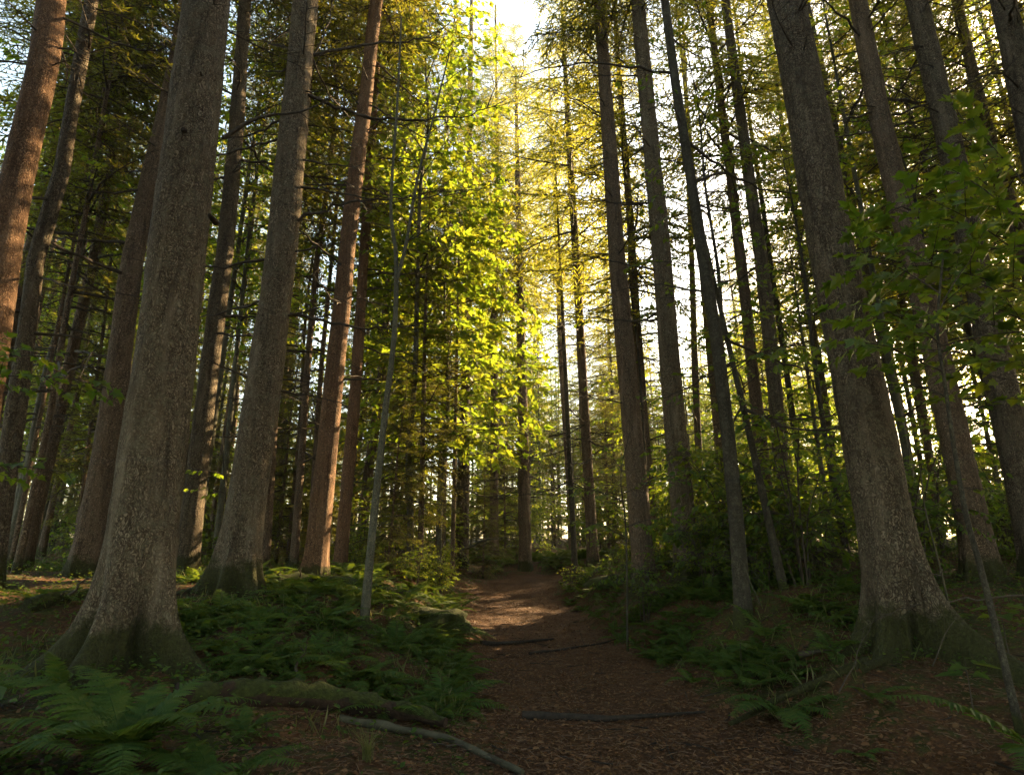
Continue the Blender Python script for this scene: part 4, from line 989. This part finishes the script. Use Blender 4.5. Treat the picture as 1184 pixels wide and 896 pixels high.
# ------------------------------------------------------------------ logs, branches and sticks on the ground
def draped(pts, lift, n):
    """curve through (x, y) or photo pixels laid on the ground"""
    c = curve_pts([np.array([a, b, 0.0]) for a, b in pts], n); c[:, 2] = ground(c[:, 0], c[:, 1]) + lift
    return c
def pix_floor(px, py):
    """where the sight line through a photo pixel meets the ground"""
    lo, hi = 1.5, 60.0; prev = None
    for Y in np.arange(1.6, 60, .02):
        p = at(px, py, Y)
        if p[2] <= gz(p[0], p[1]): return p[0], p[1]
    return p[0], p[1]
def log(name, label, cat, pix, r0, r1, m, lift=None, rough=.12, seed=1, sides=14, moss=None, stubs=0, n=None):
    r = np.random.RandomState(seed); P = [pix_floor(*p) for p in pix]
    L = sum(math.dist(a, b) for a, b in zip(P[:-1], P[1:])); n = n or max(12, int(L / .06))
    c = draped(P, (r0 + r1) / 2 * .75 if lift is None else lift, n)
    c[:, 2] = np.convolve(np.pad(c[:, 2], 6, 'edge'), np.ones(13) / 13, 'valid')
    base = c[0].copy(); c = c - base
    e = empty(name, base, label, cat)
    th = np.arange(sides) * 2 * pi / sides; t = unit(np.gradient(c, axis=0)); a = unit(np.cross(t, [0, 0, 1.0])); b = np.cross(a, t)
    w = Waves(seed, 12, .12, 3)
    rad = np.linspace(r0, r1, n)
    ring = c[:, None] + rad[:, None, None] * (np.cos(th)[None, :, None] * a[:, None] + np.sin(th)[None, :, None] * b[:, None])
    k_ = 1 + rough * w(ring[..., 0], ring[..., 1], ring[..., 2]); ring = c[:, None] + (ring - c[:, None]) * k_[..., None]
    mb = MB(); i = np.arange(n - 1)[:, None] * sides; k = np.arange(sides)[None]; k2 = (k + 1) % sides
    f = np.stack([i + k, i + k2, i + sides + k2, i + sides + k], -1).reshape(-1, 4)
    mb.add(ring.reshape(-1, 3), f, 0, True); mb.add(ring[0], [list(range(sides))[::-1]]); mb.add(ring[-1], [list(range(sides))])
    link('wood', mb.mesh('wood', [m]), e)
    for q in range(stubs):
        j = r.randint(2, n - 2); d = unit(a[j] * r.choice([-1, 1]) + b[j] * r.uniform(.1, 1) + t[j] * r.normal(0, .4))
        link('branch_stub', dead_branch_mesh(c[j], c[j] + d * r.uniform(.15, .6), rad[j] * .3, r, twigs=3).mesh('branch_stub', [M_TWIG]), e)
    if moss:                                                    # a lumpy cushion of moss along its top
        mm = MB(); u = np.linspace(.0, 1, n); ths = np.linspace(.06 * pi, .94 * pi, 9)
        wv = Waves(seed + 3, 12, .09, 3); fade = np.clip(np.sin(u * pi * .98 + .02) * 2.2, 0, 1)
        q = c[:, None] + rad[:, None, None] * (np.cos(ths)[None, :, None] * a[:, None] + np.sin(ths)[None, :, None] * b[:, None])
        thick = (moss * fade[:, None] * np.sin((ths - .06 * pi) / .88)[None] * (.75 + .5 * wv(q[..., 0], q[..., 1], q[..., 2])))
        q = c[:, None] + (q - c[:, None]) * (k_[:, :1] * .99 + np.clip(thick, -.004, None) / rad[:, None])[..., None]
        i = np.arange(n - 1)[:, None] * 9; k = np.arange(8)[None]
        mm.add(q.reshape(-1, 3), np.stack([i + k, i + k + 1, i + 9 + k + 1, i + 9 + k], -1).reshape(-1, 4), 0, True)
        link('moss', mm.mesh('moss', [M_MOSS]), e)
    return e
log('fallen_log', 'rotten log with a mossy top lying across the bottom left beside the path', 'log', [(200, 822), (300, 812), (400, 822), (470, 834), (515, 846)], .11, .03, M_ROT, .05, .15, 3, 22, .035, 1)
log('fallen_branch', 'pale mossy crooked branch without bark lying at the bottom edge left of the path', 'branch', [(392, 832), (450, 846), (515, 858), (560, 876), (604, 898)], .032, .018, M_PALEWOOD, .02, .16, 4, 14, stubs=2)
log('fallen_branch', 'dark flat stick lying across the middle of the path near the bottom', 'branch', [(604, 830), (650, 832), (700, 834), (745, 832), (815, 826)], .038, .010, M_DARKWOOD, .022, .12, 5, 12)
log('fallen_branch', 'short dark stick lying on the path at its left edge further up', 'branch', [(556, 745), (585, 746), (640, 740)], .04, .014, M_DARKWOOD, .025, .2, 6, 10, stubs=2)
log('fallen_branch', 'long thin stick lying across the right half of the path further up', 'branch', [(612, 757), (650, 752), (690, 746), (726, 732)], .02, .009, M_DARKWOOD, .015, .2, 7, 8, stubs=1)
log('tree_root', 'bare root running down from the thickest right trunk to the path', 'root', [(1005, 772), (960, 788), (900, 818), (845, 846)], .045, .018, M_BROWN, .045, .15, 8, 12)
log('tree_root', 'upper root curving along the ground below the thickest right trunk', 'root', [(1000, 782), (1030, 768), (1060, 760), (1150, 762)], .035, .018, M_BROWN, .045, .15, 9, 10)
log('fallen_branch', 'dead branch lying beside the trunk foot on the left of the root', 'branch', [(925, 768), (960, 752), (1000, 745)], .03, .014, M_TWIG, .03, .2, 10, 10, stubs=1)
log('fallen_log', 'dark fallen log lying behind the sapling on top of the left bank', 'log', [(320, 676), (370, 678), (420, 684), (458, 690)], .09, .06, M_SPRUCE_DARK, .06, .12, 11, 14, .03, 2)
log('fallen_log', 'dark fallen log behind the foot of the thickest spruce at the left', 'log', [(30, 708), (70, 698), (115, 690)], .07, .05, M_SPRUCE_DARK, .05, .12, 12, 12, .02, 2)
log('fallen_branch', 'thin pale branch leaning between the feet of the two thickest left spruces', 'branch', [(198, 692), (215, 686), (236, 680)], .025, .018, M_PALEWOOD, .03, .1, 13, 8)
log('fallen_log', 'dark fallen log lying across the right bank behind the thickest right trunk', 'log', [(832, 648), (880, 646), (940, 648), (1000, 643)], .11, .08, M_SPRUCE_DARK, .12, .12, 14, 14, .03, 4)
log('fallen_log', 'mossy fallen log at the right border on top of the right bank', 'log', [(1060, 640), (1110, 632), (1184, 622)], .12, .1, M_SPRUCE_DARK, .12, .12, 15, 14, .03, 4)
def stick(label, pts, r0, r1, m, seed, name='fallen_branch'):
    """a stick held up off the ground; pts = (px, py, Y)"""
    P = [at(*p) for p in pts]; rr = np.random.RandomState(seed)
    o = link(name, dead_branch_mesh(P[0] - P[0], P[-1] - P[0], r0, rr, ctrl=[p - P[0] for p in P], twigs=4).mesh(name, [m]), None, P[0]); tag(o, label, 'branch')
stick('thin dead branch leaning from the right border against the thickest right trunk', [(1184, 688, 5.9), (1100, 692, 5.7), (1050, 702, 5.4), (1010, 715, 5.2)], .010, .005, M_TWIG, 1)
stick('pale broken branch hanging bent in the sun left of the path end', [(533, 636, 16), (552, 628, 15.6), (575, 622, 15.4), (600, 618, 15.2)], .035, .012, M_PALEWOOD, 2)
stick('thin branch slanting behind the thickest right trunk at the right', [(1000, 640, 6.6), (1060, 616, 6.9), (1110, 605, 7.1)], .011, .005, M_TWIG, 3)
stick('thin dry stick leaning over the roots of the thickest right trunk', [(970, 800, 4.6), (990, 760, 4.8), (1010, 715, 5.0)], .006, .003, M_TWIG, 4)
stick('dry stalk standing bent over the litter right of the thickest right trunk', [(1078, 770, 4.7), (1096, 730, 4.8), (1112, 700, 5.0)], .005, .003, M_TWIG, 5)
stick('fallen twig lying from the slope to the path below the smooth dark stem', [(880, 700, 6.6), (862, 660, 6.9), (842, 620, 7.2)], .007, .003, M_PALEWOOD, 6)

# mossy hummock where the sapling stands above the path edge
def hummock(label, px, py, rx, ry, h, seed):
    x, y = pix_floor(px, py); mb = MB(); n, k = 18, 40; w_ = Waves(seed, 14, .3, 3); w2_ = Waves(seed + 1, 16, .07, 3)
    u = np.linspace(0, pi / 2, n); th = np.arange(k) * 2 * pi / k; U, TH = np.meshgrid(u, th, indexing='ij')
    X = np.cos(TH) * np.cos(U) * rx; Y_ = np.sin(TH) * np.cos(U) * ry; Z = np.sin(U) * h - .08
    s = 1 + .22 * w_(X, Y_, Z) + .05 * w2_(X, Y_, Z); v = np.stack([X * s, Y_ * s, Z * s], -1)
    i = np.arange(n - 1)[:, None] * k; a = np.arange(k)[None]; b = (a + 1) % k
    mb.add(v.reshape(-1, 3), np.stack([i + a, i + b, i + k + b, i + k + a], -1).reshape(-1, 4), 0, True)
    tag(link('moss_hummock', mb.mesh('moss_hummock', [M_MOSS]), None, (x, y, gz(x, y))), label, 'moss')
hummock('dark mossy hummock at the left edge of the path below the sunlit ferns', 500, 722, .6, .5, .34, 1)
hummock('mossy hummock under the two close trunks at the right edge of the path', 708, 672, .5, .45, .2, 3)

# ------------------------------------------------------------------ grass tufts
def tuft_mesh(seed, n, h):
    r = np.random.RandomState(seed); mb = MB()
    for _ in range(n):
        a = r.uniform(0, 6.28); l = h * r.uniform(.5, 1.1); o = r.uniform(.1, .75); t = np.linspace(0, 1, 6)
        c = np.stack([cos(a) * l * o * t ** 1.7, sin(a) * l * o * t ** 1.7, l * (t - .35 * o * t ** 2)], -1) + np.array([r.normal(0, .03), r.normal(0, .03), -.02])
        sd = np.array([-sin(a), cos(a), 0]) * .004 * (1 - t[:, None] ** 2 + .05)
        v = np.concatenate([c - sd, c + sd]); mb.add(v, [[i, i + 1, i + 7, i + 6] for i in range(5)], 0)
    return mb.mesh('grass_tuft', [M_GRASS])
TF = [tuft_mesh(1, 60, .42), tuft_mesh(2, 45, .3), tuft_mesh(3, 80, .5)]
rng = np.random.RandomState(3)
for px, py, s, lab in [(742, 690, 1.0, 'bright grass tuft at the right edge of the path below the two close trunks'), (660, 672, .9, 'sunlit grass tuft at the right edge of the path end'),
                       (690, 700, .6, 'small grass tuft on the right edge of the path between two bright ones'), (425, 880, .45, 'sparse grass tuft at the bottom left of the path'), (470, 760, .6, 'grass tuft on the left edge of the path beyond the mossy log')]:
    x, y = pix_floor(px, py); o = link('grass_tuft', TF[rng.randint(3)], None, (x, y, gz(x, y))); o.scale = (s,) * 3; o.rotation_euler[2] = rng.uniform(0, 6); tag(o, lab, 'grass')

# ------------------------------------------------------------------ ground cover nobody could count
rng = np.random.RandomState(9)
def cover_points(n, y0, y1, half, keep):
    y = y0 + (y1 - y0) * rng.rand(n) ** 1.5; x = rng.uniform(-1, 1, n) * half(y); d, s = path_dist(x, y); k = keep(x, y, d, s)
    return x[k], y[k], d[k], s[k]
def normals(x, y):
    e = .05; return unit(np.stack([ground(x - e, y) - ground(x + e, y), ground(x, y - e) - ground(x, y + e), 0 * x + 2 * e], -1))
mb = MB()
x, y, d, s = cover_points(130000, 1.8, 17, lambda y: .6 + .92 * y, lambda x, y, d, s: (d < 1.7) | (rng.rand(len(x)) < .45))
N = normals(x, y) + rng.normal(0, .35, (len(x), 3)); a = rng.uniform(0, 6.28, len(x)); P = np.stack([x, y, ground(x, y) + rng.uniform(.002, .018, len(x))], -1)
place_leaves(mb, OVAL_T, OVAL_F, P, np.stack([np.cos(a), np.sin(a), rng.normal(0, .25, len(x))], -1), N, rng.uniform(.012, .038, len(x)) * np.where(rng.rand(len(x)) < .12, 1.7, 1), 0)
x, y, d, s = cover_points(26000, 1.8, 12, lambda y: .6 + .92 * y, lambda x, y, d, s: d < 3)
a = rng.uniform(0, 6.28, len(x)); P = np.stack([x, y, ground(x, y) + rng.uniform(.006, .022, len(x))], -1)
place_leaves(mb, [(-.03, 0, 0), (.03, 0, 0), (.02, 1, 0), (-.02, 1, 0), (0, .5, .05)], [[0, 1, 4], [1, 2, 4], [2, 3, 4], [3, 0, 4]], P, np.stack([np.cos(a), np.sin(a), rng.normal(0, .1, len(x))], -1), normals(x, y), rng.uniform(.03, .10, len(x)), 1)
x, y, d, s = cover_points(700, 1.8, 14, lambda y: .6 + .92 * y, lambda x, y, d, s: d < 5)
for px_, py_ in zip(x, y):
    a = rng.uniform(0, 6.28); l = rng.uniform(.08, .42); t_ = np.linspace(-.5, .5, 6); b_ = rng.normal(0, .12)
    qx = px_ + l * (cos(a) * t_ - sin(a) * b_ * t_ ** 2 * 2); qy = py_ + l * (sin(a) * t_ + cos(a) * b_ * t_ ** 2 * 2)
    tube(mb, np.stack([qx, qy, ground(qx, qy) + .012], -1), np.linspace(.006, .002, 6) * rng.uniform(.5, 1.2), 4, 2, False)
M_STRAW = leafmat('dry_needles_and_twigs', [(.05, .026, .013), (.08, .045, .023), (.14, .085, .05), (.035, .02, .012)], [(.05, .03, .01)], .05, .7, .2)
tag(link('leaf_litter', mb.mesh('leaf_litter', [M_LITTER, M_STRAW, M_DARKWOOD])), 'brown fallen leaves, needles and twigs strewn over the path and banks', 'leaf litter', kind='stuff')
mb = MB(); g1 = Waves(33, 12, 1.1)
x, y, d, s = cover_points(80000, 2.2, 22, lambda y: .6 + .95 * y, lambda x, y, d, s: (d > 1.25) & ((y > 5) | (x < -1.9) | (x > 3.4) | (rng.rand(len(x)) < .25)) & (g1(x, y) + .40 * (s > 0) + .45 + 1.1 * ((s < 0) & (y > 6.3) & (y < 16)) - .9 * ((s < 0) & (y < 5.6)) > rng.normal(.25, .45, len(x))))
h = rng.uniform(.02, .16, len(x)) * np.clip((d - 1.1) * 1.2, .15, 1); a = rng.uniform(0, 6.28, len(x)); P = np.stack([x, y, ground(x, y) + h], -1)
place_leaves(mb, OVAL_T, OVAL_F, P, np.stack([np.cos(a), np.sin(a), rng.normal(-.1, .3, len(x))], -1), np.array([0, 0, 1.0]) + rng.normal(0, .4, (len(x), 3)), rng.uniform(.02, .06, len(x)), 0)
x, y, d, s = cover_points(16000, 4.5, 30, lambda y: .6 + .95 * y, lambda x, y, d, s: (d > 1.2) & (g1(x + 30, y) > .1))
a = rng.uniform(0, 6.28, len(x)); P = np.stack([x, y, ground(x, y) - .01], -1)
place_leaves(mb, [(-.02, 0, 0), (.02, 0, 0), (.012, .6, .06), (0, 1, .22), (-.012, .6, .06)], [[0, 1, 2, 3, 4]], P, np.stack([np.cos(a) * .5, np.sin(a) * .5, 1 + 0 * a], -1), rng.normal(0, 1, (len(x), 3)), rng.uniform(.06, .2, len(x)), 1)
tag(link('undergrowth', mb.mesh('undergrowth', [M_FERN, M_GRASS])), 'low herbs, moss and grass growing over both banks', 'undergrowth', kind='stuff')

# knots on the thickest spruce
def knot(key, px, py, Y, r0):
    e, base, axis, rr = HERO[key]; p = at(px, py, Y) - base; mb = MB(); r = np.random.RandomState(int(px))
    q = curve_pts([p + np.array([0, .12, 0]), p, p + np.array([.02, -.05, -.012])], 8); tube(mb, q, np.array([1.6, 1.5, 1.35, 1.2, .9, .8, .7, .55]) * r0, 10, 0)
    link('knot', mb.mesh('knot', [M_KNOT]), e)
M_KNOT = plain('knot_wood', [(.3, (.010, .007, .005)), (.7, (.04, .028, .02))], 30)
knot('L7', 213, 152, 4.86, .03); knot('L7', 243, 250, 4.87, .02); knot('L7', 233, 87, 4.87, .012)

# ------------------------------------------------------------------ the air between the trees
m, nt = mat('air'); T = NT(nt)
pv = T.n('VolumePrincipled'); pv.inputs['Density'].default_value = HAZE; pv.inputs['Anisotropy'].default_value = .35
pv.inputs['Color'].default_value = (.96, .93, .86, 1)
T.l(pv.outputs[0], T.n('OutputMaterial').inputs['Volume'])
mb = MB(); x0, x1, y0, y1, z0, z1 = -290., 290., -90., 470., -8., 45.
mb.add([(x0, y0, z0), (x1, y0, z0), (x1, y1, z0), (x0, y1, z0), (x0, y0, z1), (x1, y0, z1), (x1, y1, z1), (x0, y1, z1)],
       [(0, 3, 2, 1), (4, 5, 6, 7), (0, 1, 5, 4), (1, 2, 6, 5), (2, 3, 7, 6), (3, 0, 4, 7)])
tag(link('haze', mb.mesh('haze', [m])), 'thin warm haze hanging between the trees', 'haze', kind='stuff')
